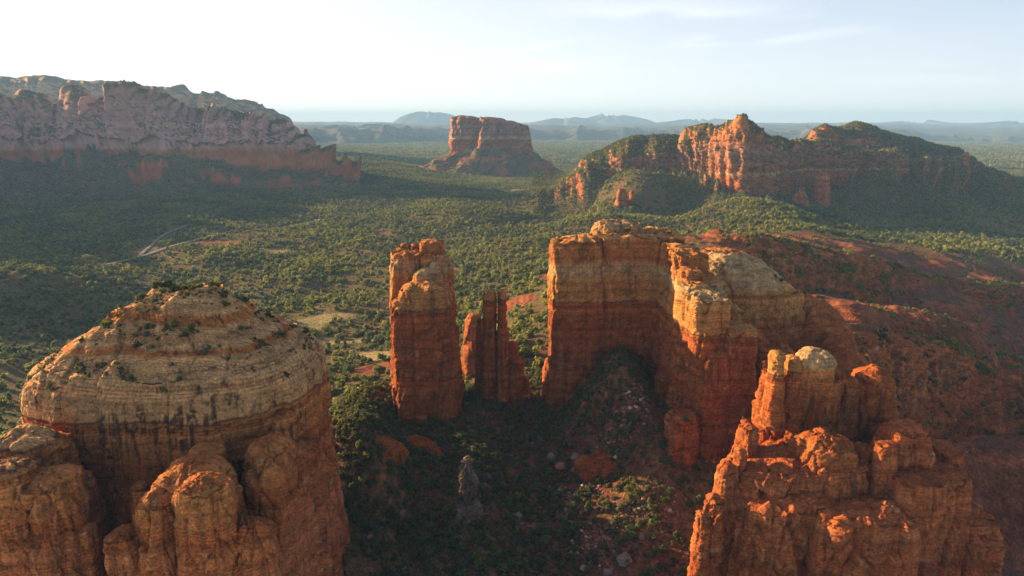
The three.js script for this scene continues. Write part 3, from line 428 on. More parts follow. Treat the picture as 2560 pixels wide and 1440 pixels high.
butte('sandstone_butte', 'broad dome-capped butte with dark streaked pale walls and red pillars at its foot', 'butte', [
  ['cap_and_wall', { bands: DOMEB, x0: 104, x1: 796, top: 745, D: 285, dep: 46, e: 2.5, y0: 96, y1: 230.5, cap: 25, green: 5.5, cell: 15, crack: 0.9, wob: 5, ledge: 1.3, streak: 1.2, stain: 1.1, topNoise: 0.012, seed: 3.1, tilt: [0.02, 0],
    sharp: 0, prof: [[0, 1.07], [0.35, 1.02], [0.6, 1.0], [0.76, 1.0], [0.85, 1.0], [0.9, 0.985], [0.95, 0.945], [1, 0.87]], capProf: [[0, 1], [0.26, 0.98], [0.42, 0.8], [0.7, 0.42], [0.9, 0.12], [1, 0]] }],
  ['summit_block', { x0: 372, x1: 600, top: 727, D: 300, dep: 15, y0: 219, cap: 3, e: 2.4, green: 7, cell: 5, crack: 0.5, wob: 2.5, prof: [[0, 1.25], [0.5, 1.08], [0.8, 0.95], [1, 0.75]] }],
  ['summit_dome', { x0: 445, x1: 548, top: 720, D: 312, dep: 8, y0: 226, cap: 3, bands: [[0, ORANGE], [400, ORANGE]], stain: 0.2 }],
  ['pillar', { bands: DOMEB, x0: -75, x1: 175, top: 1078, D: 226, dep: 20, y0: 80, cap: 7, e: 2.3, cell: 8, wob: 3, crack: 1.1, prof: [[0, 1.22], [0.5, 1.12], [0.75, 1.02], [0.9, 0.92], [1, 0.72]] }],
  ['pillar', { bands: DOMEB, x0: -40, x1: 75, top: 1150, D: 208, dep: 9, y0: 80, cap: 3, e: 2.4, cell: 6, wob: 1.6, crack: 0.7 }],
  ['pillar', { bands: DOMEB, x0: 60, x1: 190, top: 1175, D: 212, dep: 11, y0: 80, cap: 3, e: 2.4, cell: 6, wob: 1.8, crack: 0.8 }],
  ['pillar', { bands: DOMEB, x0: 178, x1: 238, top: 1172, D: 226, dep: 5, y0: 80, cap: 3, e: 2.3, cell: 4, wob: 0.9, prof: [[0, 1.5], [0.5, 1.2], [0.85, 1.0], [0.95, 0.85], [1, 0.6]] }],
  ['pillar', { bands: DOMEB, x0: 186, x1: 232, top: 1305, D: 212, dep: 4, y0: 80, cap: 2, cell: 4, wob: 0.9, bands: [[0, REDOR], [164, REDOR], [168, TAN], [400, TAN]] }],
  ['pillar', { bands: DOMEB, x0: 375, x1: 590, top: 1140, D: 219, dep: 15, y0: 80, cap: 6, e: 2.3, cell: 8, wob: 2.6, crack: 1.0, prof: [[0, 1.7], [0.35, 1.42], [0.65, 1.16], [0.85, 1.0], [0.95, 0.88], [1, 0.7]] }],
  ['pillar', { bands: DOMEB, x0: 338, x1: 442, top: 1226, D: 205, dep: 8, y0: 80, cap: 3, e: 2.5, cell: 5.5, wob: 1.4, crack: 0.7, prof: [[0, 1.5], [0.5, 1.2], [0.8, 1.04], [0.95, 0.9], [1, 0.72]] }],
  ['pillar', { bands: DOMEB, x0: 436, x1: 580, top: 1188, D: 205, dep: 9, y0: 80, cap: 3, e: 2.5, cell: 6.5, wob: 1.6, crack: 0.8, prof: [[0, 1.5], [0.5, 1.22], [0.8, 1.05], [0.95, 0.92], [1, 0.75]] }],
  ['pillar', { bands: DOMEB, x0: 262, x1: 345, top: 1318, D: 200, dep: 6, y0: 80, cap: 2.5, e: 2.4, cell: 4.5, wob: 1.2, crack: 0.6 }],
  ['pillar', { bands: DOMEB, x0: 325, x1: 372, top: 1205, D: 226, dep: 4, y0: 80, cap: 1.5, cell: 4, wob: 0.8 }],
  ['pillar', { bands: DOMEB, x0: 470, x1: 560, top: 1108, D: 236, dep: 7, y0: 90, cap: 3, cell: 5, wob: 1.2 }],
  ['pillar', { bands: DOMEB, x0: 612, x1: 730, top: 1088, D: 236, dep: 12, y0: 80, cap: 4, e: 2.5, cell: 7, wob: 1.8, crack: 0.9, prof: [[0, 1.55], [0.4, 1.3], [0.7, 1.08], [0.92, 0.96], [1, 0.7]] }],
  ['pillar', { bands: DOMEB, x0: 575, x1: 690, top: 1290, D: 208, dep: 9, y0: 80, cap: 6, e: 2.3, cell: 6, wob: 1.8, crack: 0.8, prof: [[0, 1.5], [0.5, 1.2], [0.85, 0.9], [1, 0.6]] }],
  ['pillar', { bands: DOMEB, x0: 680, x1: 800, top: 1100, D: 258, dep: 16, y0: 80, cap: 5, e: 2.5, cell: 8, wob: 2, crack: 1.1, prof: [[0, 1.3], [0.5, 1.16], [0.8, 1.04], [0.93, 0.95], [1, 0.75]] }],
  ['pillar', { bands: DOMEB, x0: 770, x1: 828, top: 1150, D: 268, dep: 10, y0: 80, cap: 4, e: 2.5, cell: 6, wob: 1.8, crack: 0.9 }],
]);
butte('rock_spire', 'thick sandstone spire with pale rounded blocks stacked on top above the green saddle', 'rock spire', [
  ['shaft', { x0: 984, x1: 1142, top: 700, D: 414, dep: 17, e: 3.2, y0: 92, cap: 5, cell: 11, crack: 1.3, wob: 1.8, prof: [[0, 1.13], [0.35, 1.08], [0.7, 1.0], [0.84, 0.93], [0.93, 0.85], [1, 0.66]], capProf: [[0, 1], [0.5, 0.8], [0.8, 0.4], [1, 0]] }],
  ['shaft', { x0: 978, x1: 1030, top: 742, D: 408, dep: 10, e: 2.8, y0: 92, cap: 3, cell: 7, crack: 0.9, wob: 1.2, prof: [[0, 1.2], [0.4, 1.05], [0.9, 0.95], [1, 0.7]] }],
  ['shaft', { x0: 976, x1: 1075, top: 620, D: 446, dep: 18, e: 3, y0: 92, cap: 2, cell: 9, crack: 1.2, wob: 1.4, prof: [[0, 1.2], [0.4, 1.12], [0.75, 1.0], [0.95, 0.86], [1, 0.8]] }],
  ['shaft', { x0: 1050, x1: 1132, top: 640, D: 440, dep: 15, e: 2.8, y0: 92, cap: 3, cell: 8, crack: 1.1, wob: 1.4, prof: [[0, 1.3], [0.4, 1.2], [0.7, 1.08], [0.92, 0.85], [1, 0.7]] }],
  ['shaft', { x0: 1028, x1: 1110, top: 668, D: 424, dep: 9, e: 2.4, y0: 150, cap: 3, cell: 6, crack: 0.7, wob: 1.1, prof: [[0, 1.3], [0.7, 1.06], [0.95, 0.8], [1, 0.66]] }],
  ...[[993, 1030, 606, 450, 7, 12], [1022, 1052, 606, 448, 6, 11], [1046, 1111, 597, 446, 9, 13], [1050, 1088, 630, 434, 5, 9], [1086, 1112, 634, 436, 4, 9], [1074, 1100, 652, 428, 3.5, 9], [1062, 1108, 690, 418, 5, 8], [1040, 1080, 676, 416, 4, 8]].map(([x0, x1, top, D, dep, h]) =>
    ['cap_block', { x0, x1, top, D, dep, e: 2.6, y0: at(1050, top, D)[1] - h, cap: 1.6, cell: 4, crack: 0.3, wob: 0.6, ledge: 0.9, prof: [[0, 0.8], [0.2, 0.96], [0.6, 1.05], [0.85, 0.98], [1, 0.78]], green: top < 600 ? 0 : 0.3 }]),
]);
butte('rock_spire', 'slender twin pinnacles split by a dark cleft between the thick spire and the great wall', 'rock spire', [
  ['base', { x0: 1172, x1: 1330, top: 968, D: 438, dep: 12, e: 3, y0: 92, cap: 2, cell: 7, crack: 1, wob: 2, bands: [[0, RED], [400, RED]] }],
  ['base', { x0: 1200, x1: 1322, top: 930, D: 442, dep: 8, e: 3, y0: 92, cap: 2, cell: 6, crack: 0.9, wob: 1.6, bands: [[0, RED], [400, RED]] }],
  ['pinnacle', { x0: 1205, x1: 1237, top: 724, D: 428, dep: 4.5, e: 3, y0: 92, cap: 1, cell: 5, crack: 0.35, wob: 0.6, prof: [[0, 1.35], [0.4, 1.12], [0.8, 1.0], [0.9, 0.92], [0.95, 1.04], [1, 0.9]] }],
  ['pinnacle', { x0: 1238, x1: 1262, top: 722, D: 431, dep: 5, e: 2.8, y0: 92, cap: 1, cell: 5, crack: 0.4, wob: 0.7, prof: [[0, 2.0], [0.35, 1.7], [0.7, 1.35], [0.85, 0.95], [0.94, 0.85], [1, 0.75]], shift: [1.5, 0] }],
  ['pinnacle', { x0: 1230, x1: 1242, top: 727, D: 433, dep: 3, y0: 120, cap: 1, cell: 3, crack: 0.2, wob: 0.3 }],
  ['pinnacle', { x0: 1262, x1: 1300, top: 850, D: 436, dep: 7, e: 2.8, y0: 92, cap: 4, cell: 5, crack: 0.6, wob: 1, prof: [[0, 1.4], [0.5, 1.15], [0.8, 0.9], [1, 0.5]] }],
  ['pinnacle', { x0: 1272, x1: 1308, top: 888, D: 432, dep: 8, e: 3, y0: 92, cap: 3, cell: 5, crack: 0.6, wob: 0.9 }],
  ['pinnacle', { x0: 1188, x1: 1208, top: 792, D: 440, dep: 5, y0: 92, cap: 1.5, cell: 4, crack: 0.4, wob: 0.7, prof: [[0, 1.6], [0.5, 1.1], [0.9, 0.8], [1, 0.5]] }],
]);
butte('rock_outcrop', 'rounded red dome of slickrock behind the twin pinnacles', 'rock outcrop', [
  ['dome', { x0: 1158, x1: 1208, top: 782, D: 570, dep: 16, e: 2.2, y0: 70, cap: 8, cell: 9, crack: 0.8, wob: 2, bands: [[0, RED], [130, REDOR], [400, ORANGE]], prof: [[0, 1.5], [0.5, 1.25], [0.85, 1.0], [1, 0.7]] }],
]);
butte('sandstone_wall', 'great sheer sandstone wall with a pale bedded crown above the shaded gully', 'rock wall', [
  ['face', { x0: 1374, x1: 1505, top: 590, D: 434, dep: 17, e: 5, y0: 92, cap: 2, green: 0.5, cell: 16, crack: 1.1, wob: 1.6, ledge: 0.8, tilt: [0.06, 0], prof: [[0, 1.16], [0.35, 1.09], [0.75, 1.0], [0.82, 1.0], [0.86, 0.95], [0.95, 0.92], [1, 0.84]] }],
  ['face', { x0: 1478, x1: 1712, top: 574, D: 440, dep: 19, e: 6, y0: 92, cap: 3, green: 0.6, cell: 17, crack: 1.1, wob: 1.6, ledge: 0.9, tilt: [-0.03, 0], prof: [[0, 1.08], [0.35, 1.05], [0.76, 1.0], [0.82, 1.0], [0.85, 0.955], [0.95, 0.93], [1, 0.88]] }],
  ['crown', { x0: 1474, x1: 1612, top: 547, D: 446, dep: 13, e: 2.8, y0: 220, cap: 3, green: 1.2, cell: 7, crack: 0.8, wob: 2, ledge: 1.1, prof: [[0, 1.15], [0.4, 1.0], [0.7, 0.98], [0.9, 0.85], [1, 0.7]] }],
  ['crown', { x0: 1590, x1: 1690, top: 568, D: 448, dep: 12, e: 3, y0: 215, cap: 3, green: 0.8, cell: 7, crack: 0.7, wob: 1.6, ledge: 1.1 }],
  ['ledge_block', { x0: 1440, x1: 1490, top: 584, D: 436, dep: 8, y0: 222, cap: 1.5, cell: 5, crack: 0.4, wob: 1 }],
]);
butte('sandstone_fin', 'stepped fin of sandstone running down from the great wall with sunlit golden edges', 'rock fin', [
  ['fin', { x0: 1664, x1: 1758, top: 614, D: 408, dep: 22, e: 5, y0: 92, cap: 2, cell: 10, crack: 1.0, wob: 1.4, rot: 0.06, prof: [[0, 1.22], [0.4, 1.12], [0.75, 1.03], [0.9, 0.97], [1, 0.82]], tilt: [-0.12, -0.02] }],
  ['fin', { x0: 1692, x1: 1796, top: 676, D: 384, dep: 20, e: 5, y0: 92, cap: 2, cell: 10, crack: 1.1, wob: 1.5, rot: 0.12, green: 0.4, prof: [[0, 1.18], [0.4, 1.09], [0.75, 1.02], [0.9, 0.96], [1, 0.84]], tilt: [-0.1, -0.08] }],
  ['fin', { x0: 1712, x1: 1806, top: 718, D: 366, dep: 17, e: 5, y0: 92, cap: 2, cell: 9, crack: 1.1, wob: 1.4, rot: 0.18, prof: [[0, 1.16], [0.4, 1.08], [0.75, 1.02], [0.92, 0.96], [1, 0.84]], tilt: [-0.08, -0.1] }],
  ['fin_crest', { x0: 1700, x1: 1756, top: 668, D: 378, dep: 8, e: 3, y0: 198, cap: 1.5, cell: 4, crack: 0.5, wob: 0.9, rot: 0.2 }],
  ['fin_crest', { x0: 1760, x1: 1812, top: 716, D: 372, dep: 9, e: 3, y0: 188, cap: 2, cell: 4, crack: 0.5, wob: 1.0, rot: 0.3 }],
  ['fin', { x0: 1776, x1: 1862, top: 745, D: 394, dep: 16, e: 3.4, y0: 92, cap: 3, cell: 8, crack: 1, wob: 2, green: 0.8, prof: [[0, 1.3], [0.5, 1.15], [0.85, 0.97], [1, 0.7]], tilt: [-0.4, 0] }],
  ['fin', { x0: 1826, x1: 1936, top: 812, D: 388, dep: 17, e: 3, y0: 92, cap: 4, cell: 9, crack: 1, wob: 2, green: 1, prof: [[0, 1.35], [0.5, 1.18], [0.85, 0.97], [1, 0.7]], tilt: [-0.4, 0] }],
  ['buttress', { x0: 1802, x1: 1880, top: 808, D: 358, dep: 13, e: 4.5, y0: 88, cap: 1.5, cell: 9, crack: 0.8, wob: 1.1, rot: 0.1, prof: [[0, 1.2], [0.5, 1.08], [0.85, 1.0], [0.95, 0.96], [1, 0.85]] }],
  ['buttress', { x0: 1744, x1: 1824, top: 868, D: 353, dep: 10, e: 3.4, y0: 88, cap: 4, cell: 9, crack: 0.8, wob: 1.1, prof: [[0, 1.4], [0.5, 1.2], [0.8, 1.0], [0.95, 0.78], [1, 0.55]], tilt: [0.4, 0] }],
  ['buttress', { x0: 1868, x1: 1950, top: 850, D: 374, dep: 14, e: 3.2, y0: 88, cap: 4, cell: 9, crack: 0.9, wob: 1.5, green: 0.6, prof: [[0, 1.3], [0.5, 1.14], [0.85, 0.97], [1, 0.68]], tilt: [-0.2, 0] }],
  ['pedestal', { x0: 1672, x1: 1745, top: 1030, D: 344, dep: 10, e: 4.5, y0: 84, cap: 1.5, green: 1.5, cell: 6, crack: 0.8, wob: 1.0, prof: [[0, 1.15], [0.5, 1.05], [0.9, 0.98], [1, 0.85]] }],
  ['pedestal', { x0: 1736, x1: 1870, top: 1036, D: 348, dep: 9, e: 5, y0: 84, cap: 2, cell: 6, crack: 0.9, wob: 1.1, prof: [[0, 1.12], [0.5, 1.05], [0.9, 0.99], [1, 0.9]] }],
  ['pedestal', { x0: 1636, x1: 1704, top: 925, D: 394, dep: 10, e: 4, y0: 92, cap: 4, cell: 6, crack: 0.9, wob: 1.3 }],
]);
butte('sandstone_butte', 'sloping red dome with a pale bedded cap behind the stepped fin', 'butte', [
  ['cap', { x0: 1730, x1: 2000, top: 634, D: 476, dep: 34, e: 2.6, y0: 92, cap: 14, green: 0.5, cell: 16, crack: 0.9, wob: 4, ledge: 1.1, tilt: [-0.28, 0], bands: [[80, RED], [150, RED], [165, REDOR], [172, ORANGE], [176, TAN], [190, TAN], [194, CREAM], [250, CREAM]], prof: [[0, 1.75], [0.35, 1.5], [0.55, 1.3], [0.72, 1.12], [0.85, 1.03], [0.95, 1.0], [1, 0.9]] }],
  ['cap', { x0: 1755, x1: 1850, top: 618, D: 480, dep: 16, e: 2.4, y0: 200, cap: 3, green: 0.8, cell: 8, crack: 0.6, wob: 1.6, ledge: 0.9, bands: [[0, ORANGE], [215, ORANGE], [222, REDOR], [400, TAN]] }],
  ['dome', { x0: 1905, x1: 2140, top: 738, D: 470, dep: 34, e: 2.2, y0: 92, cap: 22, cell: 16, crack: 1, wob: 4, bands: [[0, RED], [140, RED], [165, REDOR], [180, ORANGE], [400, TAN]], prof: [[0, 1.35], [0.4, 1.22], [0.75, 1.05], [1, 0.75]], stain: 0.3 }],
  ['dome', { x0: 2040, x1: 2165, top: 840, D: 430, dep: 26, e: 2.2, y0: 92, cap: 14, cell: 12, crack: 0.9, wob: 3, bands: [[0, RED], [160, REDOR], [400, REDOR]], prof: [[0, 1.35], [0.4, 1.2], [0.75, 1.04], [1, 0.7]], stain: 0.3 }],
  ['dome', { x0: 1880, x1: 1990, top: 840, D: 418, dep: 20, e: 2.2, y0: 92, cap: 10, cell: 10, crack: 0.9, wob: 2.4, bands: [[0, RED], [160, REDOR], [400, REDOR]], prof: [[0, 1.35], [0.4, 1.2], [0.75, 1.04], [1, 0.7]], stain: 0.4 }],
]);
butte('rock_tower', 'orange sandstone tower with a sunlit cream cap above jumbled red pillars', 'rock tower', [
  ['tower', { x0: 1902, x1: 2108, top: 905, D: 308, dep: 15, e: 3.0, rot: -0.5, y0: 80, cap: 3, cell: 10, crack: 0.9, wob: 1.8, prof: [[0, 1.25], [0.4, 1.12], [0.75, 1.03], [0.9, 0.99], [1, 0.88]] }],
  ['knob', { x0: 1926, x1: 1966, top: 876, D: 296, dep: 4.5, e: 2.6, y0: 165, cap: 1.2, cell: 4, crack: 0.35, wob: 0.8, prof: [[0, 1.6], [0.5, 1.1], [0.85, 0.85], [0.95, 0.92], [1, 0.7]] }],
  ['knob', { x0: 1966, x1: 2005, top: 888, D: 300, dep: 5, e: 2.6, y0: 170, cap: 1.5, cell: 4, crack: 0.4, wob: 0.8 }],
  ['knob', { x0: 1996, x1: 2084, top: 868, D: 300, dep: 9, e: 2.5, y0: 186, cap: 2.2, cell: 4, crack: 0.5, wob: 1.3, ledge: 0.9, prof: [[0, 1.1], [0.4, 1.0], [0.7, 1.05], [0.9, 0.95], [1, 0.72]], bands: [[0, ORANGE], [192, ORANGE], [196, CREAM], [400, CREAM]] }],
  ['tower', { x0: 2080, x1: 2145, top: 935, D: 304, dep: 11, e: 2.6, y0: 80, cap: 3, cell: 7, crack: 0.8, wob: 1.4 }],
  ['tower', { x0: 2138, x1: 2232, top: 914, D: 308, dep: 13, e: 2.6, y0: 80, cap: 5, cell: 9, crack: 0.8, wob: 1.8, prof: [[0, 1.4], [0.4, 1.25], [0.7, 1.1], [0.9, 0.98], [1, 0.72]] }],
  ['pillar', { bands: HIGHRED, x0: 1990, x1: 2142, top: 1074, D: 278, dep: 14, e: 2.3, y0: 76, cap: 7, green: 0.6, cell: 7, crack: 0.9, wob: 2.2, bands: [[0, RED], [158, REDOR], [400, REDOR]], prof: [[0, 1.35], [0.5, 1.14], [0.8, 1.0], [0.88, 0.94], [0.93, 1.02], [1, 0.8]] }],
  ['pillar', { bands: HIGHRED, x0: 2190, x1: 2244, top: 1104, D: 266, dep: 4.5, e: 2.8, y0: 76, cap: 0.8, cell: 5, crack: 0.35, wob: 0.7, rot: 0.1, prof: [[0, 1.5], [0.5, 1.2], [0.7, 1.02], [0.9, 0.98], [1, 0.88]], shift: [0, 0] }],
  ['pillar', { bands: HIGHRED, x0: 2206, x1: 2326, top: 1050, D: 276, dep: 11, e: 2.5, y0: 76, cap: 4, cell: 8, crack: 0.7, wob: 1.5, ledge: 0.9, prof: [[0, 1.3], [0.45, 1.15], [0.72, 1.04], [0.8, 0.97], [0.9, 1.0], [1, 0.72]] }],
  ['pillar', { bands: HIGHRED, x0: 2130, x1: 2200, top: 1110, D: 282, dep: 8, e: 2.4, y0: 76, cap: 4, green: 1, cell: 6, crack: 0.7, wob: 1.4 }],
  ['mass', { tall: 7, bands: HIGHRED, x0: 1815, x1: 2165, top: 1128, D: 282, dep: 19, e: 3.6, y0: 76, cap: 3, green: 0.5, cell: 10, crack: 1.3, wob: 1.5, prof: [[0, 1.3], [0.5, 1.14], [0.8, 1.02], [0.95, 0.95], [1, 0.8]], tilt: [0.08, 0] }],
  ['mass', { tall: 7, bands: HIGHRED, x0: 2170, x1: 2412, top: 1150, D: 278, dep: 18, e: 3.4, y0: 76, cap: 3, cell: 10, crack: 1.3, wob: 1.4, prof: [[0, 1.3], [0.5, 1.15], [0.8, 1.04], [0.95, 0.97], [1, 0.84]] }],
  ['mass', { tall: 7, bands: HIGHRED, x0: 2222, x1: 2350, top: 1176, D: 264, dep: 11, e: 3.4, y0: 76, cap: 2, cell: 9, crack: 0.9, wob: 1.5, prof: [[0, 1.2], [0.5, 1.08], [0.85, 1.0], [0.95, 0.97], [1, 0.88]] }],
  ['mass', { tall: 7, bands: HIGHRED, x0: 2330, x1: 2492, top: 1252, D: 270, dep: 14, e: 3, y0: 76, cap: 5, cell: 8, crack: 1.2, wob: 1.4, prof: [[0, 1.25], [0.5, 1.12], [0.85, 0.98], [1, 0.66]] }],
  ['mass', { tall: 7, bands: HIGHRED, x0: 1850, x1: 2090, top: 1225, D: 266, dep: 13, e: 3.4, y0: 76, cap: 4, green: 0.5, cell: 9, crack: 1.3, wob: 1.4, prof: [[0, 1.25], [0.5, 1.12], [0.85, 1.0], [1, 0.78]], tilt: [0.1, 0] }],
  ['mass', { tall: 7, bands: HIGHRED, x0: 2040, x1: 2290, top: 1262, D: 256, dep: 12, e: 3.6, y0: 76, cap: 3, cell: 9, crack: 1.3, wob: 1.3, prof: [[0, 1.2], [0.5, 1.1], [0.85, 1.0], [1, 0.84]] }],
  ['pillar', { bands: HIGHRED, x0: 2325, x1: 2404, top: 1104, D: 284, dep: 10, e: 3, y0: 76, cap: 3, cell: 6, crack: 0.8, wob: 1.4, prof: [[0, 1.4], [0.5, 1.2], [0.85, 1.0], [1, 0.66]] }],
  ['pillar', { bands: HIGHRED, x0: 2362, x1: 2422, top: 1170, D: 280, dep: 7, e: 2.8, y0: 76, cap: 3, cell: 5, crack: 0.7, wob: 1.0 }],
  ['pillar', { bands: HIGHRED, x0: 2180, x1: 2262, top: 1250, D: 254, dep: 7, e: 2.8, y0: 76, cap: 5, cell: 6, crack: 0.8, wob: 1.3 }],
  ['pillar', { bands: HIGHRED, x0: 2400, x1: 2500, top: 1330, D: 260, dep: 8, e: 2.8, y0: 76, cap: 4, cell: 6, crack: 0.9, wob: 1.4 }],
  ['pillar', { bands: HIGHRED, x0: 1900, x1: 2030, top: 1148, D: 274, dep: 10, e: 2.8, y0: 76, cap: 4, green: 0.6, cell: 6, crack: 1, wob: 1.8, prof: [[0, 1.4], [0.5, 1.2], [0.8, 1.0], [0.93, 0.92], [1, 0.7]] }],
  ['pillar', { bands: HIGHRED, x0: 1848, x1: 1892, top: 1052, D: 290, dep: 6, e: 2.4, y0: 76, cap: 2, green: 0.8, cell: 5, crack: 0.5, wob: 1 }],
  ['pillar', { bands: HIGHRED, x0: 1838, x1: 1868, top: 1120, D: 278, dep: 4, y0: 76, cap: 1.5, cell: 4, crack: 0.4, wob: 0.7 }],
  ['pillar', { bands: HIGHRED, x0: 1792, x1: 1852, top: 1152, D: 274, dep: 6, e: 2.5, y0: 76, cap: 4, cell: 5, crack: 0.6, wob: 1, prof: [[0, 1.35], [0.5, 1.18], [0.85, 0.95], [1, 0.5]] }],
  ['pillar', { bands: HIGHRED, x0: 1762, x1: 1812, top: 1238, D: 266, dep: 5, e: 2.5, y0: 76, cap: 2, cell: 4, crack: 0.5, wob: 0.8 }],
  ['pillar', { bands: HIGHRED, x0: 1736, x1: 1776, top: 1276, D: 260, dep: 4.5, e: 2.4, y0: 76, cap: 1.5, cell: 4, crack: 0.4, wob: 0.7, prof: [[0, 1.45], [0.5, 1.2], [0.9, 0.9], [1, 0.6]] }],
]);
butte('rock_outcrop', 'blocky dark red ledge jutting from the shaded scree slope', 'rock outcrop', [
  ['ledge', { x0: 1432, x1: 1650, top: 1128, D: 356, dep: 13, e: 3, y0: 92, cap: 3, cell: 8, crack: 1, wob: 2, tilt: [0.1, 0], bands: [[0, RED], [400, RED]], stain: 0.9 }],
]);
butte('rock_pinnacle', 'grey weathered pinnacle standing among dark trees in the gully', 'rock pinnacle', [
  ['shaft', { x0: 1150, x1: 1188, top: 1146, D: 314, dep: 5.5, e: 2.6, y0: 92, res: 1.8, cap: 3, cell: 3, crack: 1.3, wob: 2.6, ledge: 0.9, bands: GREY, stain: 0.6, prof: [[0, 2.1], [0.4, 1.7], [0.65, 1.25], [0.82, 0.95], [1, 0.4]] }],
  ['foot', { x0: 1136, x1: 1214, top: 1262, D: 310, dep: 6, e: 2.4, y0: 90, res: 1.8, cap: 4, cell: 3, crack: 1.1, wob: 2.2, ledge: 0.8, bands: GREY, stain: 0.5, prof: [[0, 1.6], [0.5, 1.2], [1, 0.5]] }],
]);
butte('rock_outcrop', 'low dark red rock step below the thick spire', 'rock outcrop', [
  ['ledge', { x0: 850, x1: 1000, top: 1092, D: 344, dep: 8, prof: [[0, 2], [0.6, 1.5], [0.9, 1.1], [1, 0.8]], e: 2.6, y0: 100, cap: 3, cell: 6, crack: 0.8, wob: 1.8, bands: [[0, RED], [400, RED]] }],
  ['ledge', { x0: 960, x1: 1085, top: 1092, D: 362, prof: [[0, 2], [0.6, 1.5], [0.9, 1.1], [1, 0.8]], dep: 8, e: 2.6, y0: 100, cap: 3, cell: 6, crack: 0.8, wob: 1.8, bands: [[0, RED], [400, RED]] }],
]);
console.log('buttes', TRIS);
// ---------------------------------------------------------------- road and what stands along it
const asphalt = new THREE.MeshStandardMaterial({ color: new THREE.Color().setRGB(0.16, 0.14, 0.12), roughness: 0.9 }), dirt = new THREE.MeshStandardMaterial({ color: new THREE.Color().setRGB(0.24, 0.17, 0.1), roughness: 1 });
function ribbon(line, width, lift) {
  const c = new THREE.CatmullRomCurve3(line.map(([x, D]) => new THREE.Vector3(x, 0, -D))), n = Math.round(c.getLength() / 6), pts = c.getSpacedPoints(n), P = [], I = [];
  pts.forEach((p, i) => {
    const a = pts[Math.max(0, i - 1)], b = pts[Math.min(n, i + 1)], dx = b.x - a.x, dz = b.z - a.z, l = Math.hypot(dx, dz), sx = -dz / l * width / 2, sz = dx / l * width / 2, y = ground(p.x, -p.z) + lift;
    P.push(p.x - sx, y, p.z - sz, p.x + sx, y, p.z + sz);
    if (i) { const k = i * 2; I.push(k - 2, k - 1, k, k - 1, k + 1, k); }
  });
  const g = new THREE.BufferGeometry(); g.setAttribute('position', new THREE.Float32BufferAttribute(P, 3)); g.setIndex(I); g.computeVertexNormals(); return g;
}
roadLines.forEach((line, k) => {
  tag(mesh('verge', ribbon(line, k ? 8 : 12, 2.2), dirt), 'bare dirt verge along the valley road', 'verge', null, 'structure');
  tag(mesh('road', ribbon(line, k ? 5 : 7.5, 2.6), asphalt), k ? 'narrow side road branching off through the trees' : 'two-lane road curving through the wooded valley', 'road', null, 'structure');
});
const white = new THREE.MeshStandardMaterial({ color: 0xe8e6e0, roughness: 0.5 }), glassDark = new THREE.MeshStandardMaterial({ color: 0x1c2226, roughness: 0.2 }), rubber = new THREE.MeshStandardMaterial({ color: 0x17181a, roughness: 0.9 });
function motorhome([x, D], turn, label, group) {
  const t = thing('motorhome', label, 'vehicle', group); t.position.set(x, ground(x, D) + 2.6, -D); t.rotation.y = turn;
  const s = new THREE.Shape([[-3.6, 0.5], [3.5, 0.5], [3.6, 1.4], [2.7, 1.7], [2.2, 2.3], [2.6, 2.5], [2.4, 3.1], [-3.5, 3.1], [-3.6, 2.9]].map(([a, b]) => new THREE.Vector2(a, b)));
  mesh('body', new THREE.ExtrudeGeometry(s, { depth: 2.2, bevelEnabled: true, bevelSize: 0.06, bevelThickness: 0.06, bevelSegments: 2 }).translate(0, 0, -1.1), white, t);
  mesh('windscreen', new THREE.BoxGeometry(0.08, 0.75, 1.9).rotateZ(0.55).translate(2.62, 1.98, 0), glassDark, t);
  for (const z of [-1.18, 1.18]) for (const wx of [-2.4, -0.6, 1.2]) mesh('window', new THREE.BoxGeometry(0.9, 0.6, 0.05).translate(wx, 2.2, z), glassDark, t);
  for (const z of [-0.95, 0.95]) for (const wx of [-2.2, 2.3]) mesh('wheel', new THREE.CylinderGeometry(0.42, 0.42, 0.28, 14).rotateX(Math.PI / 2).translate(wx, 0.42, z), rubber, t);
}
motorhome(spot(790, 555, 2012), 0.3, 'white motorhome parked beside the valley road under the shaded ridge', 'motorhomes by the road');
motorhome(spot(799, 554, 2018), 0.35, 'white motorhome parked beside the valley road under the shaded ridge', 'motorhomes by the road');
motorhome(spot(525, 598, 1690), 0.5, 'lone white motorhome driving on the valley road among trees');

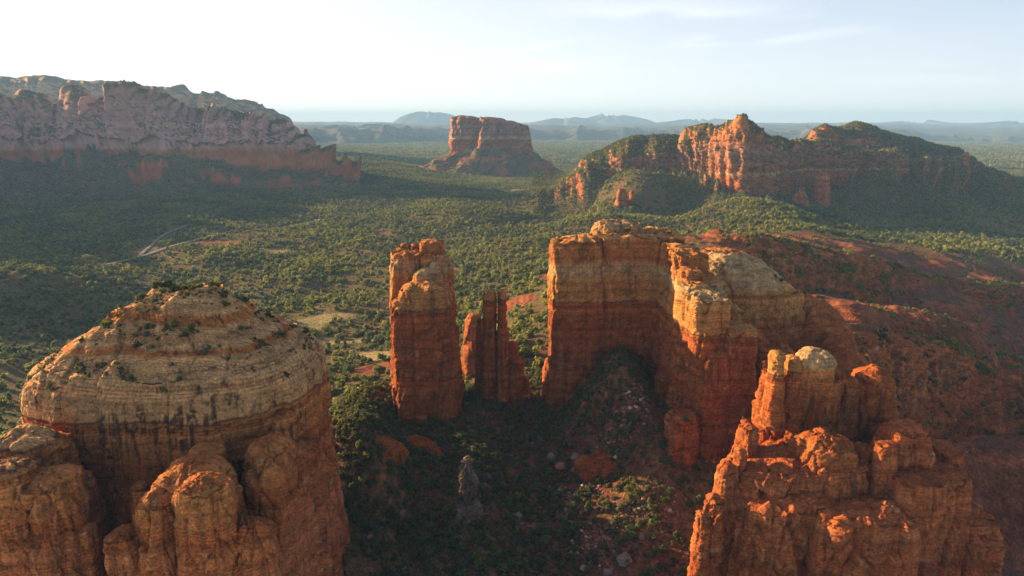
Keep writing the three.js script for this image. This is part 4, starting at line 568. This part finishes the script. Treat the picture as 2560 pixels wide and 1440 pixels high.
// ---------------------------------------------------------------- vegetation
function crownGeo(quads, clumps, tall, leaf, shade, sd) {
  seed = 7000 + sd * 131; const P = [], Nn = [], C = [], cs = [];
  for (let i = 0; i < clumps; i++) { const th = rnd() * 6.283, h = Math.pow(rnd(), 0.8), r = (tall > 1.6 ? 1 - h * 0.85 : Math.sqrt(1 - (h * 1.7 - 0.8) ** 2 * 0.75)) * range(0.45, 0.8); cs.push([Math.cos(th) * r, 0.22 + h * tall * 0.8, Math.sin(th) * r, range(0.3, 0.48)]); }
  const a = new THREE.Vector3(), b = new THREE.Vector3(), n = new THREE.Vector3(), c = new THREE.Vector3(), o = new THREE.Vector3();
  for (let i = 0; i < quads; i++) {
    const [cx, cy, cz, cr] = cs[i % clumps]; n.set(range(-1, 1), range(-1, 1), range(-1, 1)).normalize(); o.copy(n).multiplyScalar(cr * range(0.55, 1.05)); c.set(cx, cy, cz).add(o);
    o.multiplyScalar(1 / cr).add(new THREE.Vector3(cx, cy - tall * 0.35, cz).multiplyScalar(0.6)).normalize();
    a.set(range(-1, 1), range(-1, 1), range(-1, 1)).cross(n).normalize().multiplyScalar(leaf * range(0.6, 1.2)); b.copy(a).cross(n).normalize().multiplyScalar(leaf * range(0.5, 1));
    a.addScaledVector(n, leaf * range(-0.5, 0.5)); if (a.clone().cross(b).dot(o) < 0) b.negate(); const t = range(1 - shade, 1 + shade);
    for (const [u, v] of [[-1, -0.6], [0.7, -1], [0.9, 0.8], [-1, -0.6], [0.9, 0.8], [-0.5, 1]]) { P.push(c.x + a.x * u + b.x * v, c.y + a.y * u + b.y * v, c.z + a.z * u + b.z * v); Nn.push(o.x, o.y, o.z); C.push(t, t, t); }
  }
  const g = new THREE.BufferGeometry(); g.setAttribute('position', new THREE.Float32BufferAttribute(P, 3)); g.setAttribute('normal', new THREE.Float32BufferAttribute(Nn, 3)); g.setAttribute('color', new THREE.Float32BufferAttribute(C, 3)); return g;
}
function trunkGeo(sd) {
  seed = 9000 + sd * 17; const parts = [];
  const limb = (from, to, r0, r1) => { const c = new THREE.CatmullRomCurve3([from, from.clone().lerp(to, 0.5).add(new THREE.Vector3(range(-0.08, 0.08), 0.04, range(-0.08, 0.08))), to]); const g = new THREE.TubeGeometry(c, 4, 1, 6); const p = g.attributes.position, v = new THREE.Vector3(), q = new THREE.Vector3(); for (let i = 0; i < p.count; i++) { const ring = Math.floor(i / 7), t = ring / 4; c.getPoint(t, q); v.fromBufferAttribute(p, i).sub(q).multiplyScalar(lerp(r0, r1, t)).add(q); p.setXYZ(i, v.x, v.y, v.z); } g.computeVertexNormals(); return g; };
  const V = (x, y, z) => new THREE.Vector3(x, y, z), fork = V(range(-0.08, 0.08), 0.5, range(-0.08, 0.08));
  parts.push(limb(V(0, -0.15, 0), fork, 0.1, 0.075));
  for (let i = 0; i < 4; i++) { const th = i * 1.57 + range(-0.5, 0.5); parts.push(limb(fork, V(Math.cos(th) * 0.55, range(0.8, 1.15), Math.sin(th) * 0.55), 0.06, 0.02)); }
  return mergeGeometries(parts);
}
const leaves = (r, g, b) => new THREE.MeshPhysicalMaterial({ color: new THREE.Color().setRGB(r, g, b), vertexColors: true, roughness: 1, transmission: 0.5, thickness: 0, side: THREE.DoubleSide, specularIntensity: 0.2 });
const M = { dark: leaves(0.075, 0.105, 0.03), olive: leaves(0.11, 0.14, 0.034), bright: leaves(0.17, 0.19, 0.036), wood: leaves(1, 1, 1), bark: new THREE.MeshStandardMaterial({ color: new THREE.Color().setRGB(0.09, 0.06, 0.04), roughness: 1 }) };
const crowns = [0, 1, 2, 3].map((k) => crownGeo(420, 16, [1.1, 1.25, 1.0, 2.0][k], 0.13, 0.3, k + 1)), farCrowns = [0, 1, 2].map((k) => crownGeo(120, 11, [1.1, 1.2, 1.9][k], 0.22, 0.3, k + 20)), trunks = [0, 1, 2].map(trunkGeo);
// random points on a sheet; density(x, y, z, ny) per square metre
function scatter(g, density, put) {
  const { nu, nv, closed } = g.userData, P = g.attributes.position.array, Nn = g.attributes.normal.array, nc = closed ? nu : nu - 1;
  for (let j = 0; j < nv - 1; j++) for (let i = 0; i < nc; i++) {
    const a = (j * nu + i) * 3, b = (j * nu + (i + 1) % nu) * 3, c = a + nu * 3, d = b + nu * 3, x = P[a], y = P[a + 1], z = P[a + 2], D = -z;
    if (Math.abs(x) > D * 0.8 + 20 || D < 100) continue;
    const ny = Nn[a + 1], dn = density(x, y, z, ny); if (dn <= 0) continue;
    const ux = P[b] - x, uy = P[b + 1] - y, uz = P[b + 2] - z, vx = P[c] - x, vy = P[c + 1] - y, vz = P[c + 2] - z;
    const want = Math.hypot(uy * vz - uz * vy, uz * vx - ux * vz, ux * vy - uy * vx) * dn; let n = Math.floor(want); if (rnd() < want - n) n++;
    for (let k = 0; k < n; k++) { const s = rnd(), t = rnd(), f = (o) => lerp(lerp(P[a + o], P[b + o], s), lerp(P[c + o], P[d + o], s), t); put(f(0), f(1), f(2)); }
  }
}
function hidden(x, y, z) {                                                             // does a near rock stand between the viewpoint and this spot, or on it?
  for (const [cx, cz, a, b, yT] of nearRocks) for (let k = 1; k <= 40; k++) { const t = k / 40, px = x * t, py = 300 + (y + 1.2 - 300) * t, pz = z * t; if (py < yT - 1 && ((px - cx) / (a * 1.02)) ** 2 + ((pz - cz) / (b * 1.02)) ** 2 < 1) return true; }
  return false;
}
const woodland = [[], [], []], brush = [[], [], []], near = [];
const addFar = (list, x, y, z, r, tone) => list[Math.floor(rnd() * 3)].push([x, y, z, r, tone]);
seed = 4242;
scatter(terrainGeo, (x, y, z, ny) => {
  const D = -z, R = Math.hypot(x, D); if (R < 215 || R > 12500 || ny < 0.55) return 0;
  const n = fbm(x / 130, D / 130, 5.5, 3), m = noise(x / 28, D / 28, 8.8), rh = redHill(x, D), bare = Math.max(inEllipses(meadows, x, D, 0), inEllipses(slick, x, D, 0));
  if (bare > 0.4 || (R > 1100 && R < 2500 && roadDist(x, D) < 16)) return 0;
  if (R > 5200) return 0.0011 * sstep(-0.5, 0.1, n + 0.2);
  if (R < 520 && !rh) { const scree = x > 30 ? sstep(0.3, -0.2, n + m) : 1; return 0.17 * sstep(-0.5, 0.25, m + 0.3) * (x > 25 && D < 345 ? 0.8 : 1) * lerp(0.5, 1, scree); }
  const wash = ridged((x + D * 0.5) / 230, D / 320, 8.1, 2), v = (0.021 + 0.009 * n) * (0.55 + 0.75 * sstep(0.7, -0.3, wash)) * sstep(-0.8, -0.1, n * 0.8 + m * 0.6) * (R > 2600 ? 0.62 : 1);
  return v * (1 - rh) + rh * 0.012 * sstep(0.0, 0.35, n + m * 0.8);
}, (x, y, z) => {
  const R = Math.hypot(x, z), rh = redHill(x, -z), tone = rnd();
  if (R < 520) { const r = rnd() < 0.35 ? range(1.5, 2.6) : range(0.6, 1.5); near.push([x, y, z, r, tone]); return; }
  addFar(woodland, x, y, z, (R > 5200 ? range(8, 14) : R > 2600 ? range(3, 5.6) : rh > 0.3 ? range(0.9, 2.2) : 1.4 + 5.2 * Math.pow(rnd(), 1.7)), tone);
});
for (const g of hillGeos) scatter(g, (x, y, z, ny) => ny > 0.55 ? 0.06 * sstep(-0.15, 0.25, fbm(x / 26, y / 14, z / 26, 3)) : 0, (x, y, z) => (Math.hypot(x, z) < 640 ? near.push([x, y, z, 0.5 + 1.9 * rnd() ** 2, rnd()]) : addFar(woodland, x, y, z, 0.9 + 2.2 * rnd() ** 2, rnd())));
console.log('trees on terrain', woodland.map((w) => w.length), 'near', near.length);
for (const g of mountainGeos) scatter(g, (x, y, z, ny) => ny > 0.5 ? 0.02 * sstep(0.5, 0.66, ny + 0.2 * fbm(x / 60, y / 60, z / 60, 2)) : 0, (x, y, z) => addFar(woodland, x, y, z, range(1.8, 3.6), rnd()));
scatter(talusGeos[0], (x, y, z, ny) => 0.012 * sstep(0.55, 0.7, ny) * sstep(-0.25, 0.1, fbm(x / 70, y / 30, z / 70, 4)), (x, y, z) => addFar(woodland, x, y, z, range(2.2, 4.2), rnd()));
for (const g of rangeGeos) scatter(g, (x, y, z, ny) => 0.008 * sstep(0.72, 0.84, ny + 0.15 * fbm(x / 60, y / 60, z / 60, 2)), (x, y, z) => addFar(woodland, x, y, z, range(2.2, 4.4), rnd()));
const onCaps = [];
for (const [g, amount] of capGeos) scatter(g, (x, y, z, ny) => ny > 0.72 ? 0.05 * amount * sstep(0.0, 0.3, fbm(x / 9, y / 5, z / 9, 3) + (y > 219 ? 0.16 : -0.1)) : 0, (x, y, z) => onCaps.push([x, y, z, rnd() < 0.25 ? range(0.9, 1.7) : range(0.35, 0.9), rnd()]));
console.log('caps', onCaps.length, 'woodland', woodland.map((w) => w.length));

// the 300 trees and shrubs that show largest stand as things of their own, the rest as brush
const protos = {};
function plant(name, k, mat, label, group, [x, y, z, r]) {
  const key = name + k + mat; let o;
  if (!protos[key]) { o = thing(name, label, name === 'juniper_tree' ? 'tree' : 'shrub', group); mesh('trunk', trunks[k % 3], M.bark, o); mesh('crown', crowns[k], M[mat], o); protos[key] = o; }
  else { o = protos[key].clone(); o.name = numbered(name); scene.add(o); tag(o, label, name === 'juniper_tree' ? 'tree' : 'shrub', group); }
  o.position.set(x, y - 0.05, z); o.rotation.y = rnd() * 6.28; o.scale.set(r * range(0.9, 1.15), r * range(0.85, 1.15), r * range(0.9, 1.15));
}
const apparent = (t) => t[3] / Math.hypot(t[0], t[2]);
const inView = ([x, y, z]) => { const t = Math.cos(PITCH) * -z + Math.sin(PITCH) * (300 - y), u = (Math.cos(PITCH) * (y - 300) + Math.sin(PITCH) * -z) / t; return Math.abs(x / t) < 0.73 && u > -0.408; };
const split = (list, n) => { const s = list.filter((t) => inView(t) && !hidden(t[0], t[1], t[2])).sort((a, b) => apparent(b) - apparent(a)), keep = new Set(s.slice(0, n)); return [[...keep], list.filter((t) => !keep.has(t))]; };
const [capPick, capRest] = split(onCaps, 100), [nearPick, nearRest] = split(near, 195);
const leafKind = () => ['dark', 'olive', 'olive', 'bright'][Math.floor(rnd() * 4)];
for (const t of capPick) {
  const onFirst = t[0] < -60 && t[2] > -345;
  plant('shrub', Math.floor(rnd() * 3), leafKind(), onFirst ? `${t[3] > 1.15 ? 'spreading' : 'low'} green shrub ${t[1] > 223 ? 'on the summit of the dome butte' : t[1] > 213 ? 'on the upper slope of the dome butte between its red bands' : 'on the pale lower slope of the dome butte above its rim'}` : `low green shrub on ${t[0] > 85 ? 'the fin and tower ledges' : 'the crown of the great sheer wall'}`, onFirst ? `shrubs on the dome ${t[1] > 223 ? 'summit' : t[1] > 213 ? 'upper slope' : 'lower slope'}` : 'shrubs on rock ledges', t);
}
const landmarks = [[...spot(1165, 1250, 300), 'beside the grey pinnacle in the gully'], [...spot(1450, 1000, 405), 'at the foot of the great sheer wall'], [...spot(1060, 1045, 395), 'at the foot of the thick spire'], [...spot(1250, 1020, 415), 'below the twin pinnacles'], [...spot(1540, 1130, 345), 'along the scree chute by the dark red ledge'], [...spot(1690, 1300, 300), 'under the pedestal of the stepped fin'], [...spot(860, 1300, 300), 'below the pillars of the dome butte'], [...spot(930, 1130, 345), 'by the low red rock step under the saddle'], [...spot(1350, 1320, 300), 'on the open gully floor past the grey pinnacle'], [...spot(1000, 1410, 285), 'around the rounded pale red boulder']];
const beside = ([x, , z]) => landmarks.reduce((a, b) => (Math.hypot(a[0] - x, a[1] + z) < Math.hypot(b[0] - x, b[1] + z) ? a : b))[2];
for (const t of nearPick) {
  const sunny = t[0] < -45 && t[2] < -348, hill = t[0] > 110;
  if (sunny) plant('juniper_tree', Math.floor(rnd() * 3), leafKind(), 'sunlit yellow-green juniper on the saddle between dome butte and thick spire', 'junipers on the sunny saddle', t);
  else if (hill) plant('juniper_tree', Math.floor(rnd() * 3), leafKind(), 'juniper on the bare red slickrock hillside', 'junipers on the red hillside', t);
  else plant('juniper_tree', rnd() < 0.2 ? 3 : Math.floor(rnd() * 3), leafKind(), `${t[3] > 2.1 ? 'large juniper' : 'small juniper'} ${beside(t)}`, `junipers ${beside(t)}`, t);
}
function stuff(name, label, category, geos, lists, mat, tint) {
  geos.forEach((g, k) => {
    const L = lists[k]; if (!L.length) return;
    const o = new THREE.InstancedMesh(g, mat, L.length), m = new THREE.Matrix4(), q = new THREE.Quaternion(), e = new THREE.Euler(), c = new THREE.Color();
    L.forEach(([x, y, z, r, tone], i) => { e.set(0, tone * 40, 0); const w = 0.85 + 0.3 * ((tone * 7.3) % 1); m.compose(new THREE.Vector3(x, y - 0.15 * r, z), q.setFromEuler(e), new THREE.Vector3(r * w, r, r * w)); o.setMatrixAt(i, m); tint(c, tone, x, z); o.setColorAt(i, c); });
    o.name = numbered(name); o.castShadow = o.receiveShadow = true; tag(o, label, category, null, 'stuff'); scene.add(o);
  });
}
const tintFar = (c, t, x, z) => { const y = clamp(0.5 + fbm(x / 180, z / 180, 1.1, 2) + (t - 0.5) * 1.1), w = (t * 13.7) % 1; c.setRGB(lerp(0.10, 0.27, y), lerp(0.135, 0.275, y), lerp(0.035, 0.042, y) + (w > 0.8 ? 0.035 : 0)); };
stuff('woodland', 'dense juniper and pine woodland covering the valley and slopes', 'woodland', farCrowns, woodland, M.wood, tintFar);
[...capRest, ...nearRest].forEach((t) => brush[Math.floor(t[4] * 2.999)].push(t));
stuff('brush', 'low scrub filling the gully and hillside between the junipers', 'scrub', farCrowns, brush, M.wood, (c, t, x, z) => { const y = (t * 5.7) % 1; if (((t * 31.3) % 1) > 0.86) c.setRGB(0.15, 0.13, 0.095); else c.setRGB(lerp(0.065, 0.16, y), lerp(0.09, 0.17, y), lerp(0.03, 0.034, y)); });

// ---------------------------------------------------------------- boulders and scree
seed = 515;
function stoneGeo(detail, sd, rough) { const g = new THREE.IcosahedronGeometry(1, detail), p = g.attributes.position, v = new THREE.Vector3(); for (let i = 0; i < p.count; i++) { v.fromBufferAttribute(p, i); worley(v.x * 1.1 + sd, v.y * 1.1, v.z * 1.1 + sd); const d = 0.78 + 0.3 * (hash(CELL[2]) - 0.5) + 0.25 * CELL[0] + rough * fbm(v.x * 2 + sd, v.y * 2, v.z * 2, 3); p.setXYZ(i, v.x * d, v.y * d * 0.8, v.z * d); } g.computeVertexNormals(); return g; }
const stones = [1, 2, 3, 4].map((k) => stoneGeo(6, k * 3.7, 0.14)), chips = [1, 2, 3].map((k) => stoneGeo(1, k * 5.1, 0.2));
const stoneMats = { pale: [0.30, 0.16, 0.10], red: [0.27, 0.10, 0.05], grey: [0.17, 0.125, 0.09] }; for (const k in stoneMats) stoneMats[k] = new THREE.MeshStandardMaterial({ color: new THREE.Color().setRGB(...stoneMats[k]), roughness: 0.95 });
[[1002, 1410, 5, 'pale', 'rounded pale red boulder on the gully floor'], [925, 1346, 3.6, 'red', 'upright reddish boulder between the junipers and the dome butte'], [920, 1378, 2.4, 'red', 'small red boulder below the upright reddish boulder'], [1296, 1292, 4, 'grey', 'angular grey boulder beside the grey pinnacle'], [1304, 1312, 2.2, 'grey', 'small grey block leaning below the angular grey boulder'],
  [1440, 1148, 6.5, 'grey', 'largest grey boulder at the top of the dark red ledge'], [1402, 1170, 6, 'red', 'brown rounded boulder beneath the largest grey boulder'], [1436, 1178, 4, 'grey', 'flat oval boulder wedged under the grey boulder pile'], [1378, 1145, 5, 'grey', 'half-buried pale boulder in brush beside the boulder pile'], [1474, 1394, 2.4, 'pale', 'small pale boulder in the scree chute'],
  [1460, 1424, 4, 'pale', 'cream slab boulder at the foot of the scree chute'], [1560, 1405, 7, 'grey', 'big streaked grey slab below the stepped fin'], [1520, 1436, 4, 'grey', 'broken grey block beside the big streaked slab'], [1600, 1345, 4, 'grey', 'split pale slab above the big streaked slab'], [1330, 1110, 2.4, 'grey', 'lone grey rock in the dark brush below the twin pinnacles']].forEach(([X, Y, r, m, label], i) => {
  let D = 250; while (D < 420 && at(X, Y, D)[1] > ground(at(X, Y, D)[0], D)) D += 0.5;
  const p = at(X, Y, D), o = tag(mesh('boulder', stones[i % 4], stoneMats[m]), label, 'boulder', 'boulders in the gully'); o.position.set(p[0], ground(p[0], D) + r * 0.15, p[2]); o.scale.set(r * 0.55, r * 0.5, r * 0.5); o.rotation.set(range(-0.3, 0.3), range(0, 6), range(-0.3, 0.3));
});
const scree = [[], [], []], chute = [[1632, 925], [1600, 980], [1575, 1040], [1530, 1110], [1480, 1170], [1470, 1215], [1420, 1260], [1440, 1330], [1480, 1400], [1560, 1300], [1640, 1230], [1640, 1320]];
for (let i = 0; i < 2600; i++) {
  const k = Math.floor(rnd() * (chute.length - 1)), f = rnd(), X = lerp(chute[k][0], chute[k + 1][0], f) + (rnd() + rnd() - 1) * 55, Y = lerp(chute[k][1], chute[k + 1][1], f) + (rnd() + rnd() - 1) * 45;
  let D = 250; while (D < 420 && at(X, Y, D)[1] > ground(at(X, Y, D)[0], D)) D += 1; if (D >= 420) continue;
  const x = at(X, Y, D)[0] + range(-2, 2), dd = D + range(-2, 2); scree[i % 3].push([x, ground(x, dd) + 0.06, -dd, Math.pow(rnd(), 5) * 1.3 + 0.14, rnd()]);
}
stuff('scree', 'pale broken stones strewn down the red scree chute', 'scree', chips, scree, new THREE.MeshStandardMaterial({ roughness: 1 }), (c, t) => { const w = (t * 9.1) % 1; if (w > 0.86) c.setRGB(0.42, 0.32, 0.25); else c.setRGB(lerp(0.18, 0.32, w), lerp(0.075, 0.15, w), lerp(0.04, 0.09, w)); });
console.log('all', TRIS, 'objects', scene.children.length);
renderer.render(scene, camera);
